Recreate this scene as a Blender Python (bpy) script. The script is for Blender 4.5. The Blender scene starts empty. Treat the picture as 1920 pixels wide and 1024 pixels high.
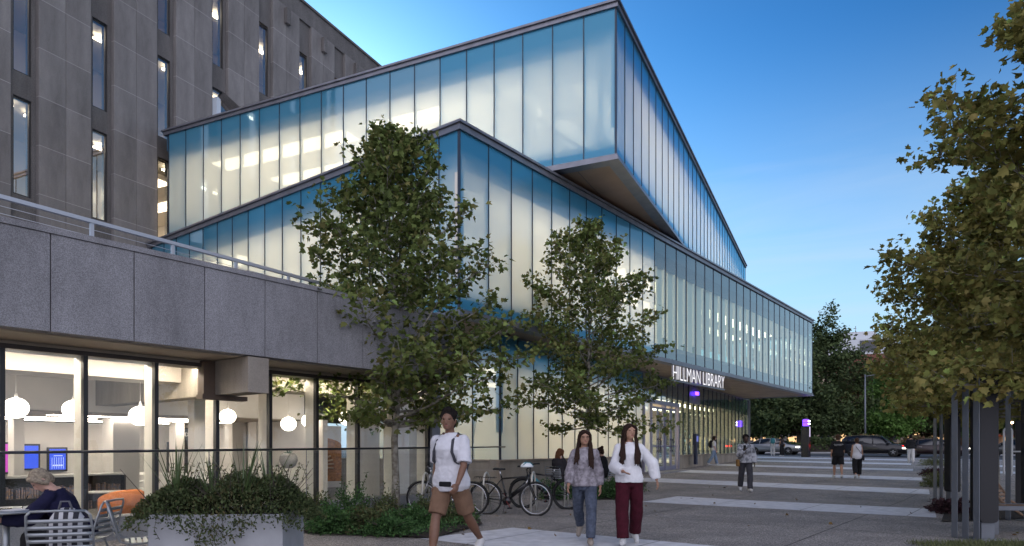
import bpy, bmesh, math, random
import numpy as np
from mathutils import Vector, Matrix, Euler
R = math.radians
sc = bpy.context.scene
COL = sc.collection
CAMZ = 1.37
F = 1280.0
def zg(x, y):
    t = min(max(y - 18.0, 0.0), 46.0)
    return 0.018 * t
def at(px, py, Y):
    """point seen at pixel (px, py) of the 1920 wide photo, Y metres ahead"""
    return Vector(((px - 960) / F * Y, Y, CAMZ + (840 - py) / F * Y))
def gat(px, Y):
    x = (px - 960) / F * Y
    return Vector((x, Y, zg(x, Y)))
TH1 = math.atan2(1280, 989); TH2 = math.atan2(1280, 605); TH3 = math.atan2(1280, 783)
def uv1(u, v):
    return (math.cos(TH1) * u - math.sin(TH1) * v, math.sin(TH1) * u + math.cos(TH1) * v)

# ---------------------------------------------------------------- mesh builder
class MB:
    def __init__(s):
        s.v = []; s.f = []; s.sm = []; s.mi = []; s.M = Matrix.Identity(4)
    def add(s, vs, fs, smooth=False, mi=0):
        b = len(s.v); M = s.M
        s.v.extend((M @ Vector(p))[:] for p in vs)
        s.f.extend([i + b for i in f] for f in fs)
        s.sm.extend([smooth] * len(fs)); s.mi.extend([mi] * len(fs))
    def box(s, x0, y0, z0, x1, y1, z1, mi=0):
        s.add([(x0,y0,z0),(x1,y0,z0),(x1,y1,z0),(x0,y1,z0),(x0,y0,z1),(x1,y0,z1),(x1,y1,z1),(x0,y1,z1)],
              [(0,3,2,1),(4,5,6,7),(0,1,5,4),(1,2,6,5),(2,3,7,6),(3,0,4,7)], False, mi)
    def bbox(s, x0, y0, z0, x1, y1, z1, b=0.01, mi=0):
        """box with chamfered edges"""
        bm = bmesh.new()
        vs = [bm.verts.new(p) for p in [(x0,y0,z0),(x1,y0,z0),(x1,y1,z0),(x0,y1,z0),(x0,y0,z1),(x1,y0,z1),(x1,y1,z1),(x0,y1,z1)]]
        for f in [(0,3,2,1),(4,5,6,7),(0,1,5,4),(1,2,6,5),(2,3,7,6),(3,0,4,7)]: bm.faces.new([vs[i] for i in f])
        bmesh.ops.bevel(bm, geom=bm.edges[:], offset=b, segments=2, affect='EDGES', profile=0.5)
        bm.verts.ensure_lookup_table()
        s.add([v.co[:] for v in bm.verts], [[v.index for v in f.verts] for f in bm.faces], False, mi)
        bm.free()
    def prism(s, poly, z0, z1, mi=0):
        n = len(poly)
        s.add([(p[0], p[1], z0) for p in poly] + [(p[0], p[1], z1) for p in poly],
              [list(range(n))[::-1], list(range(n, 2*n))] + [(i, (i+1) % n, n + (i+1) % n, n + i) for i in range(n)], False, mi)
    def tube(s, pts, r, n=8, cap=True, smooth=True, mi=0, closed=False):
        pts = [Vector(p) for p in pts]; k = len(pts)
        rs = r if isinstance(r, (list, tuple)) else [r] * k
        vs = []; prev = None
        for i in range(k):
            if closed: d = (pts[(i+1) % k] - pts[i-1])
            else: d = pts[min(i+1, k-1)] - pts[max(i-1, 0)]
            d.normalize()
            if prev is None:
                a = Vector((0,0,1)) if abs(d.z) < .9 else Vector((1,0,0))
                e1 = d.cross(a).normalized()
            else:
                e1 = (prev - d * prev.dot(d))
                if e1.length < 1e-6: e1 = d.orthogonal()
                e1.normalize()
            prev = e1; e2 = d.cross(e1)
            for j in range(n):
                a = 2*math.pi*j/n
                vs.append(pts[i] + (e1*math.cos(a) + e2*math.sin(a)) * rs[i])
        fs = []
        for i in range(k if closed else k-1):
            for j in range(n):
                b = ((i+1) % k)*n
                fs.append((i*n+j, i*n+(j+1)%n, b+(j+1)%n, b+j))
        if cap and not closed:
            fs.append(list(range(n))[::-1]); fs.append([(k-1)*n+j for j in range(n)])
        s.add(vs, fs, smooth, mi)
    def loft(s, rings, cap=True, smooth=True, mi=0):
        """rings: list of (centre, ex, ey) vectors of an ellipse, or lists of points"""
        n = 20; vs = []
        for rg in rings:
            if len(rg) == 3 and isinstance(rg[1], Vector):
                c, ex, ey = rg; c = Vector(c)
                for j in range(n):
                    a = 2*math.pi*j/n
                    vs.append(c + ex*math.cos(a) + ey*math.sin(a))
            else:
                n = len(rg); vs.extend(Vector(p) for p in rg)
        k = len(rings); fs = []
        for i in range(k-1):
            for j in range(n):
                fs.append((i*n+j, i*n+(j+1)%n, (i+1)*n+(j+1)%n, (i+1)*n+j))
        if cap: fs.append(list(range(n))[::-1]); fs.append([(k-1)*n+j for j in range(n)])
        s.add(vs, fs, smooth, mi)
    def lathe(s, prof, c=(0,0,0), n=24, smooth=True, mi=0):
        c = Vector(c); vs = []; k = len(prof)
        for r, z in prof:
            for j in range(n):
                a = 2*math.pi*j/n
                vs.append(c + Vector((r*math.cos(a), r*math.sin(a), z)))
        fs = [(i*n+j, i*n+(j+1)%n, (i+1)*n+(j+1)%n, (i+1)*n+j) for i in range(k-1) for j in range(n)]
        if prof[0][0] > 1e-4: fs.append(list(range(n))[::-1])
        if prof[-1][0] > 1e-4: fs.append([(k-1)*n+j for j in range(n)])
        s.add(vs, fs, smooth, mi)
    def ball(s, c, rx, ry=None, rz=None, n=16, m=10, rot=None, mi=0):
        ry = ry or rx; rz = rz or rx; c = Vector(c); vs = [Vector((0,0,-1))]
        for i in range(1, m):
            t = math.pi*i/m - math.pi/2
            for j in range(n):
                a = 2*math.pi*j/n
                vs.append(Vector((math.cos(t)*math.cos(a), math.cos(t)*math.sin(a), math.sin(t))))
        vs.append(Vector((0,0,1)))
        out = []
        for p in vs:
            q = Vector((p.x*rx, p.y*ry, p.z*rz))
            if rot is not None: q = rot @ q
            out.append(c + q)
        L = len(vs)-1
        fs = [(0, 1+(j+1)%n, 1+j) for j in range(n)]
        for i in range(m-2):
            for j in range(n): fs.append((1+i*n+j, 1+i*n+(j+1)%n, 1+(i+1)*n+(j+1)%n, 1+(i+1)*n+j))
        fs += [(1+(m-2)*n+j, 1+(m-2)*n+(j+1)%n, L) for j in range(n)]
        s.add(out, fs, True, mi)
    def build(s, name, mat, parent=None, loc=None, rz=0):
        me = bpy.data.meshes.new(name)
        me.from_pydata([tuple(p) for p in s.v], [], s.f)
        mats = mat if isinstance(mat, (list, tuple)) else [mat]
        for m in mats: me.materials.append(m)
        me.polygons.foreach_set('use_smooth', s.sm)
        if len(mats) > 1: me.polygons.foreach_set('material_index', s.mi)
        me.update()
        return link(name, me, parent, loc, rz)
def link(name, me, parent=None, loc=None, rz=0):
    o = bpy.data.objects.new(name, me); COL.objects.link(o)
    if parent: o.parent = parent
    if loc is not None: o.location = loc
    o.rotation_euler.z = rz
    return o
def npmesh(name, V, Fc, mat, parent=None, loc=None, attr=None, smooth=False):
    """V (N,3) float array, Fc (M,k) int array"""
    me = bpy.data.meshes.new(name); V = np.asarray(V, dtype=np.float32); Fc = np.asarray(Fc, dtype=np.int32)
    k = Fc.shape[1]
    me.vertices.add(len(V)); me.vertices.foreach_set('co', V.ravel())
    me.loops.add(Fc.size); me.loops.foreach_set('vertex_index', Fc.ravel())
    me.polygons.add(len(Fc)); me.polygons.foreach_set('loop_start', np.arange(0, Fc.size, k, dtype=np.int32))
    me.polygons.foreach_set('loop_total', np.full(len(Fc), k, dtype=np.int32))
    if smooth: me.polygons.foreach_set('use_smooth', np.ones(len(Fc), dtype=bool))
    if attr is not None:
        a = me.attributes.new('rnd', 'FLOAT', 'FACE'); a.data.foreach_set('value', np.asarray(attr, dtype=np.float32))
    me.materials.append(mat); me.update(calc_edges=True); me.validate()
    return link(name, me, parent, loc)
def tag(o, label=None, cat=None, group=None, kind=None):
    if label: o['label'] = label
    if cat: o['category'] = cat
    if group: o['group'] = group
    if kind: o['kind'] = kind
    return o
def empty(name, loc=(0,0,0), rz=0, label=None, cat=None, group=None):
    o = bpy.data.objects.new(name, None); COL.objects.link(o)
    o.location = loc; o.rotation_euler.z = rz; o.empty_display_size = .3
    return tag(o, label, cat, group)
KIDS = {}
def children(o): return [c for c in COL.objects if c.parent == o]
def copy_tree(o, parent=None, kids=None):
    if kids is None:
        kids = {}
        for c in COL.objects:
            if c.parent: kids.setdefault(c.parent.name, []).append(c)
    c = o.copy(); COL.objects.link(c); c.parent = parent
    for ch in kids.get(o.name, []): copy_tree(ch, c, kids)
    return c

# ---------------------------------------------------------------- materials
def mat(name, color=(.5,.5,.5), rough=.6, metal=0, noise=0, nscale=8, bump=0, bscale=40, spec=.5, emit=None, estr=0, coat=0, color2=None, ramp=None, detail=6, coord='Object'):
    m = bpy.data.materials.new(name); m.use_nodes = True; nt = m.node_tree; N = nt.nodes; L = nt.links
    b = N['Principled BSDF']
    b.inputs['Base Color'].default_value = (*color, 1); b.inputs['Roughness'].default_value = rough
    b.inputs['Metallic'].default_value = metal; b.inputs['Specular IOR Level'].default_value = spec
    b.inputs['Coat Weight'].default_value = coat
    if emit: b.inputs['Emission Color'].default_value = (*emit, 1); b.inputs['Emission Strength'].default_value = estr
    if noise or bump or color2:
        tc = N.new('ShaderNodeTexCoord')
    if noise or color2:
        n = N.new('ShaderNodeTexNoise'); n.inputs['Scale'].default_value = nscale; n.inputs['Detail'].default_value = detail
        L.new(tc.outputs[coord], n.inputs['Vector'])
        r = N.new('ShaderNodeValToRGB'); lo, hi = ramp or (.35, .65)
        r.color_ramp.elements[0].position = lo; r.color_ramp.elements[1].position = hi
        c2 = color2 or tuple(min(1, c*(1+noise)) for c in color)
        c1 = color if color2 else tuple(c*(1-noise) for c in color)
        r.color_ramp.elements[0].color = (*c1, 1); r.color_ramp.elements[1].color = (*c2, 1)
        L.new(n.outputs['Fac'], r.inputs['Fac']); L.new(r.outputs['Color'], b.inputs['Base Color'])
    if bump:
        n2 = N.new('ShaderNodeTexNoise'); n2.inputs['Scale'].default_value = bscale; n2.inputs['Detail'].default_value = 4
        L.new(tc.outputs[coord], n2.inputs['Vector'])
        bp = N.new('ShaderNodeBump'); bp.inputs['Strength'].default_value = bump; bp.inputs['Distance'].default_value = .02
        L.new(n2.outputs['Fac'], bp.inputs['Height']); L.new(bp.outputs['Normal'], b.inputs['Normal'])
    return m
def emat(name, color, strength):
    m = bpy.data.materials.new(name); m.use_nodes = True; nt = m.node_tree
    nt.nodes.remove(nt.nodes['Principled BSDF'])
    e = nt.nodes.new('ShaderNodeEmission'); e.inputs['Color'].default_value = (*color, 1); e.inputs['Strength'].default_value = strength
    nt.links.new(e.outputs[0], nt.nodes['Material Output'].inputs['Surface'])
    return m
LEAFK = 1.9
def leafmat(name, cols, trans=.35, rough=.5):
    """cols: list of colours picked per leaf"""
    m = bpy.data.materials.new(name); m.use_nodes = True; nt = m.node_tree; N = nt.nodes; L = nt.links
    b = N['Principled BSDF']; b.inputs['Roughness'].default_value = .72; b.inputs['Specular IOR Level'].default_value = .22
    a = N.new('ShaderNodeAttribute'); a.attribute_name = 'rnd'
    r = N.new('ShaderNodeValToRGB'); els = r.color_ramp.elements
    for i, c in enumerate(cols):
        p = i/(len(cols)-1)
        e = els[0] if i == 0 else els[len(els)-1] if i == len(cols)-1 else els.new(p)
        e.position = p; e.color = (*[min(.5, q*LEAFK) for q in c], 1)
    L.new(a.outputs['Fac'], r.inputs['Fac']); L.new(r.outputs['Color'], b.inputs['Base Color'])
    t = N.new('ShaderNodeBsdfTranslucent'); L.new(r.outputs['Color'], t.inputs['Color'])
    mx = N.new('ShaderNodeMixShader'); mx.inputs['Fac'].default_value = trans
    L.new(b.outputs[0], mx.inputs[1]); L.new(t.outputs[0], mx.inputs[2]); L.new(mx.outputs[0], N['Material Output'].inputs['Surface'])
    return m
def glassmat(name, tint=(.9,.95,.93), trans=.85, dif=(.6,.7,.75), difw=0.0, trl=0.0, trlc=(.9,.92,.9), ior=1.5, rough=0.02, refl=1.0, varia=0.0, gt=(1,1,1)):
    """single-sheet glass: transparent + translucent + diffuse, with a fresnel gloss on top"""
    m = bpy.data.materials.new(name); m.use_nodes = True; nt = m.node_tree; N = nt.nodes; L = nt.links
    N.remove(N['Principled BSDF'])
    T = N.new('ShaderNodeBsdfTransparent'); T.inputs['Color'].default_value = (*tint, 1)
    last = T.outputs[0]
    if trl > 0:
        t = N.new('ShaderNodeBsdfTranslucent'); t.inputs['Color'].default_value = (*trlc, 1)
        mx = N.new('ShaderNodeMixShader'); mx.inputs['Fac'].default_value = trl/(trl+trans); L.new(last, mx.inputs[1]); L.new(t.outputs[0], mx.inputs[2]); last = mx.outputs[0]
        if varia:
            oi = N.new('ShaderNodeObjectInfo'); mr = N.new('ShaderNodeMapRange')
            f0 = trl/(trl+trans); mr.inputs['To Min'].default_value = max(0, f0-varia); mr.inputs['To Max'].default_value = min(1, f0+varia)
            L.new(oi.outputs['Random'], mr.inputs['Value']); L.new(mr.outputs[0], mx.inputs['Fac'])
    if difw > 0:
        d = N.new('ShaderNodeBsdfDiffuse'); d.inputs['Color'].default_value = (*dif, 1)
        mx = N.new('ShaderNodeMixShader'); mx.inputs['Fac'].default_value = difw; L.new(last, mx.inputs[1]); L.new(d.outputs[0], mx.inputs[2]); last = mx.outputs[0]
    g = N.new('ShaderNodeBsdfGlossy'); g.inputs['Roughness'].default_value = rough; g.inputs['Color'].default_value = (refl*gt[0], refl*gt[1], refl*gt[2], 1)
    lw = N.new('ShaderNodeLayerWeight'); lw.inputs['Blend'].default_value = .5
    pw = N.new('ShaderNodeMath'); pw.operation = 'POWER'; pw.inputs[1].default_value = 4.0; L.new(lw.outputs['Facing'], pw.inputs[0])
    f0 = ((ior-1)/(ior+1))**2 * 1.8
    fr = N.new('ShaderNodeMapRange'); fr.inputs['To Min'].default_value = f0; L.new(pw.outputs[0], fr.inputs['Value'])
    mx = N.new('ShaderNodeMixShader'); L.new(fr.outputs[0], mx.inputs['Fac']); L.new(last, mx.inputs[1]); L.new(g.outputs[0], mx.inputs[2])
    L.new(mx.outputs[0], N['Material Output'].inputs['Surface'])
    return m

# ---------------------------------------------------------------- camera, world, sun
cam = bpy.data.cameras.new('camera'); cam.lens = 24.0; cam.sensor_width = 36.0; cam.sensor_fit = 'HORIZONTAL'
cam.shift_y = (840 - 512) / 1920.0; cam.clip_start = .1; cam.clip_end = 4000
co = bpy.data.objects.new('camera', cam); COL.objects.link(co); co.location = (0, 0, CAMZ); co.rotation_euler = (R(90), 0, 0)
sc.camera = co
SUN_AZ = R(-18); SUN_EL = R(20)       # azimuth from +Y towards +X
GAM = 1.9; TINT = (.35, .44, .33, 1)
w = bpy.data.worlds.new('World'); sc.world = w; w.use_nodes = True
nt = w.node_tree; bg = nt.nodes['Background']
sky = nt.nodes.new('ShaderNodeTexSky'); sky.sky_type = 'NISHITA'; sky.sun_disc = False
sky.sun_elevation = SUN_EL; sky.sun_rotation = SUN_AZ; sky.altitude = 200; sky.air_density = 1.3; sky.dust_density = 0.5; sky.ozone_density = 6.0
hs = nt.nodes.new('ShaderNodeHueSaturation'); hs.inputs['Saturation'].default_value = 1.0
# thin cirrus low in the sky
tc = nt.nodes.new('ShaderNodeTexCoord'); mp = nt.nodes.new('ShaderNodeMapping'); mp.inputs['Scale'].default_value = (1.2, 1.2, 9)
mp.inputs['Rotation'].default_value = (0.12, .1, .4)
nz = nt.nodes.new('ShaderNodeTexNoise'); nz.inputs['Scale'].default_value = 1.7; nz.inputs['Detail'].default_value = 8; nz.inputs['Roughness'].default_value = .6; nz.inputs['Distortion'].default_value = .6
rp = nt.nodes.new('ShaderNodeValToRGB'); rp.color_ramp.elements[0].position = .44; rp.color_ramp.elements[1].position = .78
rp.color_ramp.elements[1].color = (.62, .62, .62, 1)
sep = nt.nodes.new('ShaderNodeSeparateXYZ'); mrz = nt.nodes.new('ShaderNodeMapRange')
mrz.inputs['From Min'].default_value = .42; mrz.inputs['From Max'].default_value = .18
mul = nt.nodes.new('ShaderNodeMath'); mul.operation = 'MULTIPLY'
mixc = nt.nodes.new('ShaderNodeMix'); mixc.data_type = 'RGBA'
L = nt.links
L.new(tc.outputs['Generated'], mp.inputs['Vector']); L.new(mp.outputs[0], nz.inputs['Vector']); L.new(nz.outputs['Fac'], rp.inputs['Fac'])
L.new(tc.outputs['Generated'], sep.inputs[0]); L.new(sep.outputs['Z'], mrz.inputs['Value'])
L.new(rp.outputs['Color'], mul.inputs[0]); L.new(mrz.outputs[0], mul.inputs[1]); L.new(mul.outputs[0], mixc.inputs['Factor'])
gm = nt.nodes.new('ShaderNodeGamma'); gm.inputs['Gamma'].default_value = GAM
tn = nt.nodes.new('ShaderNodeMix'); tn.data_type = 'RGBA'; tn.blend_type = 'MULTIPLY'; tn.inputs['Factor'].default_value = 1; tn.inputs['B'].default_value = TINT
L.new(sky.outputs[0], gm.inputs['Color']); L.new(gm.outputs[0], tn.inputs['A']); L.new(tn.outputs['Result'], hs.inputs['Color']); L.new(hs.outputs[0], mixc.inputs['A'])
mixc.inputs['B'].default_value = (6.2, 6.9, 8.2, 1)
# glow added to the unseen sky behind the photographer to light plaza and glass, and a pale rather than yellow horizon ahead
def ntex(op, a, b=None, c=None):
    n_ = nt.nodes.new('ShaderNodeMath'); n_.operation = op
    for i, q in enumerate((a, b, c)):
        if q is None: continue
        if isinstance(q, (int, float)): n_.inputs[i].default_value = q
        else: L.new(q, n_.inputs[i])
    return n_.outputs[0]
def mrange(v, a, b):
    n_ = nt.nodes.new('ShaderNodeMapRange'); n_.interpolation_type = 'SMOOTHSTEP'; n_.inputs['From Min'].default_value = a; n_.inputs['From Max'].default_value = b
    L.new(v, n_.inputs['Value']); return n_.outputs[0]
hor = nt.nodes.new('ShaderNodeMix'); hor.data_type = 'RGBA'; L.new(mrange(sep.outputs['Z'], .52, .0), hor.inputs['Factor'])
L.new(mixc.outputs['Result'], hor.inputs['A']); hor.inputs['B'].default_value = (5.3, 7.2, 9.2, 1)
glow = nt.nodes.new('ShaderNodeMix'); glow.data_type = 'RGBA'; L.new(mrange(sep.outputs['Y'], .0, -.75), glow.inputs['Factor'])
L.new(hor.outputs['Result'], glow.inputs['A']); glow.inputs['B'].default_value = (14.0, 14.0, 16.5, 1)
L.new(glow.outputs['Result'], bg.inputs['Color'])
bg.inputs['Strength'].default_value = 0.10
sun = bpy.data.lights.new('sun', 'SUN'); sun.energy = 0.12; sun.angle = R(12); sun.color = (1, .8, .62)
so = bpy.data.objects.new('sun', sun); COL.objects.link(so)
d = Vector((math.sin(SUN_AZ)*math.cos(SUN_EL), math.cos(SUN_AZ)*math.cos(SUN_EL), math.sin(SUN_EL)))
so.rotation_euler = (-d).to_track_quat('-Z', 'Y').to_euler(); so.location = (0, -20, 60)
sc.view_settings.view_transform = 'Standard'; sc.view_settings.look = 'None'; sc.view_settings.gamma = 1; sc.view_settings.exposure = 0.14
sc.cycles.max_bounces = 8; sc.cycles.transparent_max_bounces = 16; sc.cycles.sample_clamp_indirect = 4.0
sc.cycles.use_denoising = True; sc.cycles.caustics_reflective = False; sc.cycles.caustics_refractive = False
sc.cycles.diffuse_bounces = 3
sc.cycles.use_adaptive_sampling = True; sc.cycles.adaptive_threshold = 0.02
# ================================================================ ground
def groundmat(name, base, dark, light, sc1=260, bump=.35):
    m = bpy.data.materials.new(name); m.use_nodes = True; nt = m.node_tree; N = nt.nodes; L = nt.links
    b = N['Principled BSDF']; b.inputs['Roughness'].default_value = .82
    tc = N.new('ShaderNodeTexCoord')
    vo = N.new('ShaderNodeTexVoronoi'); vo.inputs['Scale'].default_value = sc1; L.new(tc.outputs['Object'], vo.inputs['Vector'])
    vr = N.new('ShaderNodeSeparateColor'); L.new(vo.outputs['Color'], vr.inputs[0])
    r = N.new('ShaderNodeValToRGB'); e = r.color_ramp.elements; e[0].color = (*dark, 1); e[1].color = (*light, 1)
    mid = e.new(.5); mid.color = (*base, 1); L.new(vr.outputs[0], r.inputs['Fac'])
    n = N.new('ShaderNodeTexNoise'); n.inputs['Scale'].default_value = .9; n.inputs['Detail'].default_value = 8; n.inputs['Roughness'].default_value = .65; L.new(tc.outputs['Object'], n.inputs['Vector'])
    r2 = N.new('ShaderNodeValToRGB'); r2.color_ramp.elements[0].color = (.66,.65,.64,1); r2.color_ramp.elements[1].color = (1.24,1.2,1.15,1)
    r2.color_ramp.elements[0].position = .3; r2.color_ramp.elements[1].position = .7
    L.new(n.outputs['Fac'], r2.inputs['Fac'])
    n3 = N.new('ShaderNodeTexNoise'); n3.inputs['Scale'].default_value = 28; n3.inputs['Detail'].default_value = 5; L.new(tc.outputs['Object'], n3.inputs['Vector'])
    r3 = N.new('ShaderNodeValToRGB'); r3.color_ramp.elements[0].color = (.72,.72,.72,1); r3.color_ramp.elements[1].color = (1.25,1.25,1.25,1)
    r3.color_ramp.elements[0].position = .35; r3.color_ramp.elements[1].position = .65; L.new(n3.outputs['Fac'], r3.inputs['Fac'])
    mx = N.new('ShaderNodeMix'); mx.data_type = 'RGBA'; mx.blend_type = 'MULTIPLY'; mx.inputs['Factor'].default_value = 1
    L.new(r.outputs['Color'], mx.inputs['A']); L.new(r2.outputs['Color'], mx.inputs['B'])
    mx2 = N.new('ShaderNodeMix'); mx2.data_type = 'RGBA'; mx2.blend_type = 'MULTIPLY'; mx2.inputs['Factor'].default_value = 1
    L.new(mx.outputs['Result'], mx2.inputs['A']); L.new(r3.outputs['Color'], mx2.inputs['B'])
    L.new(mx2.outputs['Result'], b.inputs['Base Color'])
    bp = N.new('ShaderNodeBump'); bp.inputs['Strength'].default_value = bump; bp.inputs['Distance'].default_value = .006
    L.new(vr.outputs[1], bp.inputs['Height']); L.new(bp.outputs['Normal'], b.inputs['Normal'])
    return m
M_ground = groundmat('exposed_aggregate', (.245,.225,.21), (.075,.07,.065), (.52,.49,.46), 95)
M_asph = mat('road_asphalt', (.06,.06,.062), .7, noise=.3, nscale=3, bump=.3, bscale=120)
M_stripe = mat('pale_concrete_paving', (.62,.62,.64), .7, noise=.13, nscale=5, bump=.12, bscale=60)
M_stripe_j = mat('paving_joint_dark', (.12,.12,.12), .8)
M_earth = mat('dark_mulch', (.028,.019,.013), .9, noise=.6, nscale=30, bump=1, bscale=60)
M_lawn = mat('lawn_far', (.035,.055,.02), .9, noise=.5, nscale=2, bump=.5, bscale=20)
M_kerb = mat('kerb_concrete', (.45,.45,.46), .7, noise=.15, nscale=4)

def sheet(name, poly, dz, material, kind='structure', step=3.0, parent=None):
    """polygon laid on the sloping ground dz above it, cut into strips along its longest side"""
    bm = bmesh.new()
    vs = [bm.verts.new((p[0], p[1], 0)) for p in poly]; bm.faces.new(vs)
    ys = [p[1] for p in poly]; y = 18.0
    cuts = [18.0, 64.0]
    for c in cuts:
        if min(ys) < c < max(ys):
            bmesh.ops.bisect_plane(bm, geom=bm.verts[:]+bm.edges[:]+bm.faces[:], plane_co=(0,c,0), plane_no=(0,1,0))
    for v in bm.verts: v.co.z = zg(v.co.x, v.co.y) + dz
    bmesh.ops.recalc_face_normals(bm, faces=bm.faces[:])
    for f in bm.faces:
        if f.normal.z < 0: f.normal_flip()
    me = bpy.data.meshes.new(name); bm.to_mesh(me); bm.free(); me.materials.append(material)
    o = link(name, me, parent)
    if kind: o['kind'] = kind
    return o
sheet('ground', [(-600,-60),(600,-60),(600,1500),(-600,1500)], 0, M_ground)
def uvpoly(u0, u1, v0a, v1a, v0b, v1b):
    return [uv1(u0, v0a), uv1(u1, v0b), uv1(u1, v1b), uv1(u0, v1a)]
bands = [(7.3, 9.27, -2.5, 2.0), (15.7, 17.9, 1.6, 8.0), (22.9, 25.0, 2.5, 12.5), (29.7, 31.9, 3.5, 14.2), (37.6, 39.8, 4.8, 15.2), (45.5, 47.7, 5.9, 16.5), (53.0, 55.2, 7.0, 30)]
def sheet_uv(name, u0, u1, v0, v1, dz, m, skew=0.0, kind='structure'):
    return sheet(name, [uv1(u0, v0), uv1(u1, v0 + skew*(u1-u0)), uv1(u1, v1), uv1(u0, v1)], dz, m, kind)
band_obs = []
for i, (u0, u1, v0, v1) in enumerate(bands):
    sk = .12
    if i == 0:
        o = sheet('paving_band', [uv1(7.3, -14), uv1(9.27, -14), uv1(9.27, 7.15), uv1(7.3, 7.4)], .004, M_stripe)
    else:
        o = sheet_uv('paving_band', u0, u1, v0, v1, .004, M_stripe, sk)
    band_obs.append(o)
# score joints of the pale bands
mb = MB()
for i, (u0, u1, v0, v1) in enumerate(bands[:5]):
    a = -12 if i == 0 else v0 + .5
    b = 7.0 if i == 0 else v1 - .4
    v = a
    while v < b:
        p = [uv1(u0+.01, v), uv1(u1-.01, v), uv1(u1-.01, v+.016), uv1(u0+.01, v+.016)]
        mb.add([(q[0], q[1], zg(*q)+.0075) for q in p], [(0,1,2,3)])
        v += 2.05
o = mb.build('paving_joint_lines', M_stripe_j); o['kind'] = 'structure'
# saw-cut joints of the aggregate paving
mb = MB()
def cut(a, b, w_=.010):
    a = Vector((*a, 0)); b = Vector((*b, 0)); d = (b-a); n_ = int(d.length/2)+1; q = Vector((-d.y, d.x, 0)).normalized()*w_
    for i in range(n_):
        p0 = a+d*i/n_; p1 = a+d*(i+1)/n_
        mb.add([(p.x, p.y, zg(p.x,p.y)+.0035) for p in (p0-q, p1-q, p1+q, p0+q)], [(0,1,2,3)])
for u in (5.2, 12.4, 20.3, 27.4, 34.6, 42.6): cut(uv1(u, -14), uv1(u, 6.6+.1*u))
for v in (-9.5, -5.4, -1.3, 2.8, 6.4):
    for (ua, ub) in ((2.5,7.28),(9.29,15.68),(17.92,22.88),(25.02,29.68),(31.92,37.58),(39.82,45.48)): cut(uv1(ua, v), uv1(ub, v))
o = mb.build('saw_cut_joints', mat('joint_dark_grey', (.06,.055,.05), .9)); o['kind'] = 'structure'  # joints laid as thin dark grey strips
# right hand side planting strip continuation of the bands beyond it
for i, (u0, u1, v0, v1) in enumerate(bands[1:6]):
    if i in (0,): continue
    sheet_uv('paving_band', u0, u1, v0-11.0, v0-3.2, .004, M_stripe, 0)
# road across the far end, with its kerbs and markings
sheet('road', [uv1(58.5, -80), uv1(71.5, -80), uv1(71.5, 120), uv1(58.5, 120)], .004, M_asph)
sheet('road_edge_line', [uv1(57.6, -80), uv1(58.4, -80), uv1(58.4, 120), uv1(57.6, 120)], .006, M_kerb)
sheet('road_lane_line', [uv1(64.9, -80), uv1(65.05, -80), uv1(65.05, 120), uv1(64.9, 120)], .008, mat('road_paint', (.55,.5,.3), .6))
mb = MB(); p = [uv1(71.6, -80), uv1(71.9, -80), uv1(71.9, 120), uv1(71.6, 120)]
mb.prism(p, .5, .97); o = mb.build('kerb', M_kerb); o['kind'] = 'structure'
mb = MB(); p = [uv1(71.95, -80), uv1(74.5, -80), uv1(74.5, 120), uv1(71.95, 120)]
mb.prism(p, .5, .96); o = mb.build('pavement', mat('far_pavement', (.22,.2,.19), .8, noise=.2, nscale=3)); o['kind'] = 'structure'
sheet('lawn', [uv1(74.6, -120), uv1(160, -120), uv1(160, 200), uv1(74.6, 200)], .14, M_lawn)
# ================================================================ architecture materials
M_frost = glassmat('frosted_channel_glass', tint=(.78,.86,.86), trans=.015, trl=.985, trlc=(.93,.96,.88), difw=.47, dif=(.07,.36,.60), rough=.15, ior=1.6, varia=.012, gt=(.35,.75,1))
M_clear = glassmat('clear_facade_glass', tint=(.72,.86,.80), trans=.96, trl=.04, trlc=(.9,.92,.85), difw=.02, dif=(.1,.4,.45), rough=.0, ior=1.85)
M_semi = glassmat('lightly_frosted_glass', tint=(.80,.87,.85), trans=.16, trl=.84, trlc=(.93,.96,.88), difw=.36, dif=(.10,.46,.72), rough=.04, ior=1.7, gt=(.7,.9,1))
M_store = glassmat('storefront_glass', tint=(.93,.96,.94), trans=1, rough=.0, ior=1.45)
M_offwin = glassmat('office_window_glass', tint=(.72,.74,.72), trans=1, rough=.0, ior=2.9, refl=.95)
M_guard = glassmat('guard_glass', tint=(.95,.98,.97), trans=1, rough=.0, ior=1.4)
M_blackm = mat('black_metal_frame', (.012,.012,.013), .4, spec=.5)
M_mull = mat('dark_blue_grey_mullion', (.035,.05,.075), .35, metal=.3)
M_cop = mat('anodised_grey_coping', (.20,.205,.235), .38, metal=.55, noise=.12, nscale=3)
M_white = mat('white_interior_paint', (.76,.73,.70), .8)
M_whitew = mat('white_wall_plaster', (.74,.70,.665), .85, noise=.04, nscale=1.5)
M_cream = mat('cream_interior_fin', (.76,.71,.62), .7)
M_floor = mat('pale_interior_floor', (.42,.39,.35), .5, noise=.15, nscale=2)
M_bronze = mat('bronze_soffit_panel', (.34,.25,.18), .55, metal=.2, noise=.15, nscale=1.5, bump=.05, bscale=3)
M_soft = mat('beige_soffit_plaster', (.40,.34,.27), .7, noise=.1, nscale=2)
M_light = emat('ceiling_light_warm', (1.0,.82,.58), 8.2); M_lights = emat('ceiling_light_soft', (1.0,.82,.60), 7.0)
M_lightw = emat('hidden_strip_white', (1.0,.86,.72), 105.0)
M_lightr = emat('rear_light_strip', (1.0,.87,.74), 48.0)
M_strip = emat('light_strip_bright', (1.0,.86,.66), 22.0)

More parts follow.
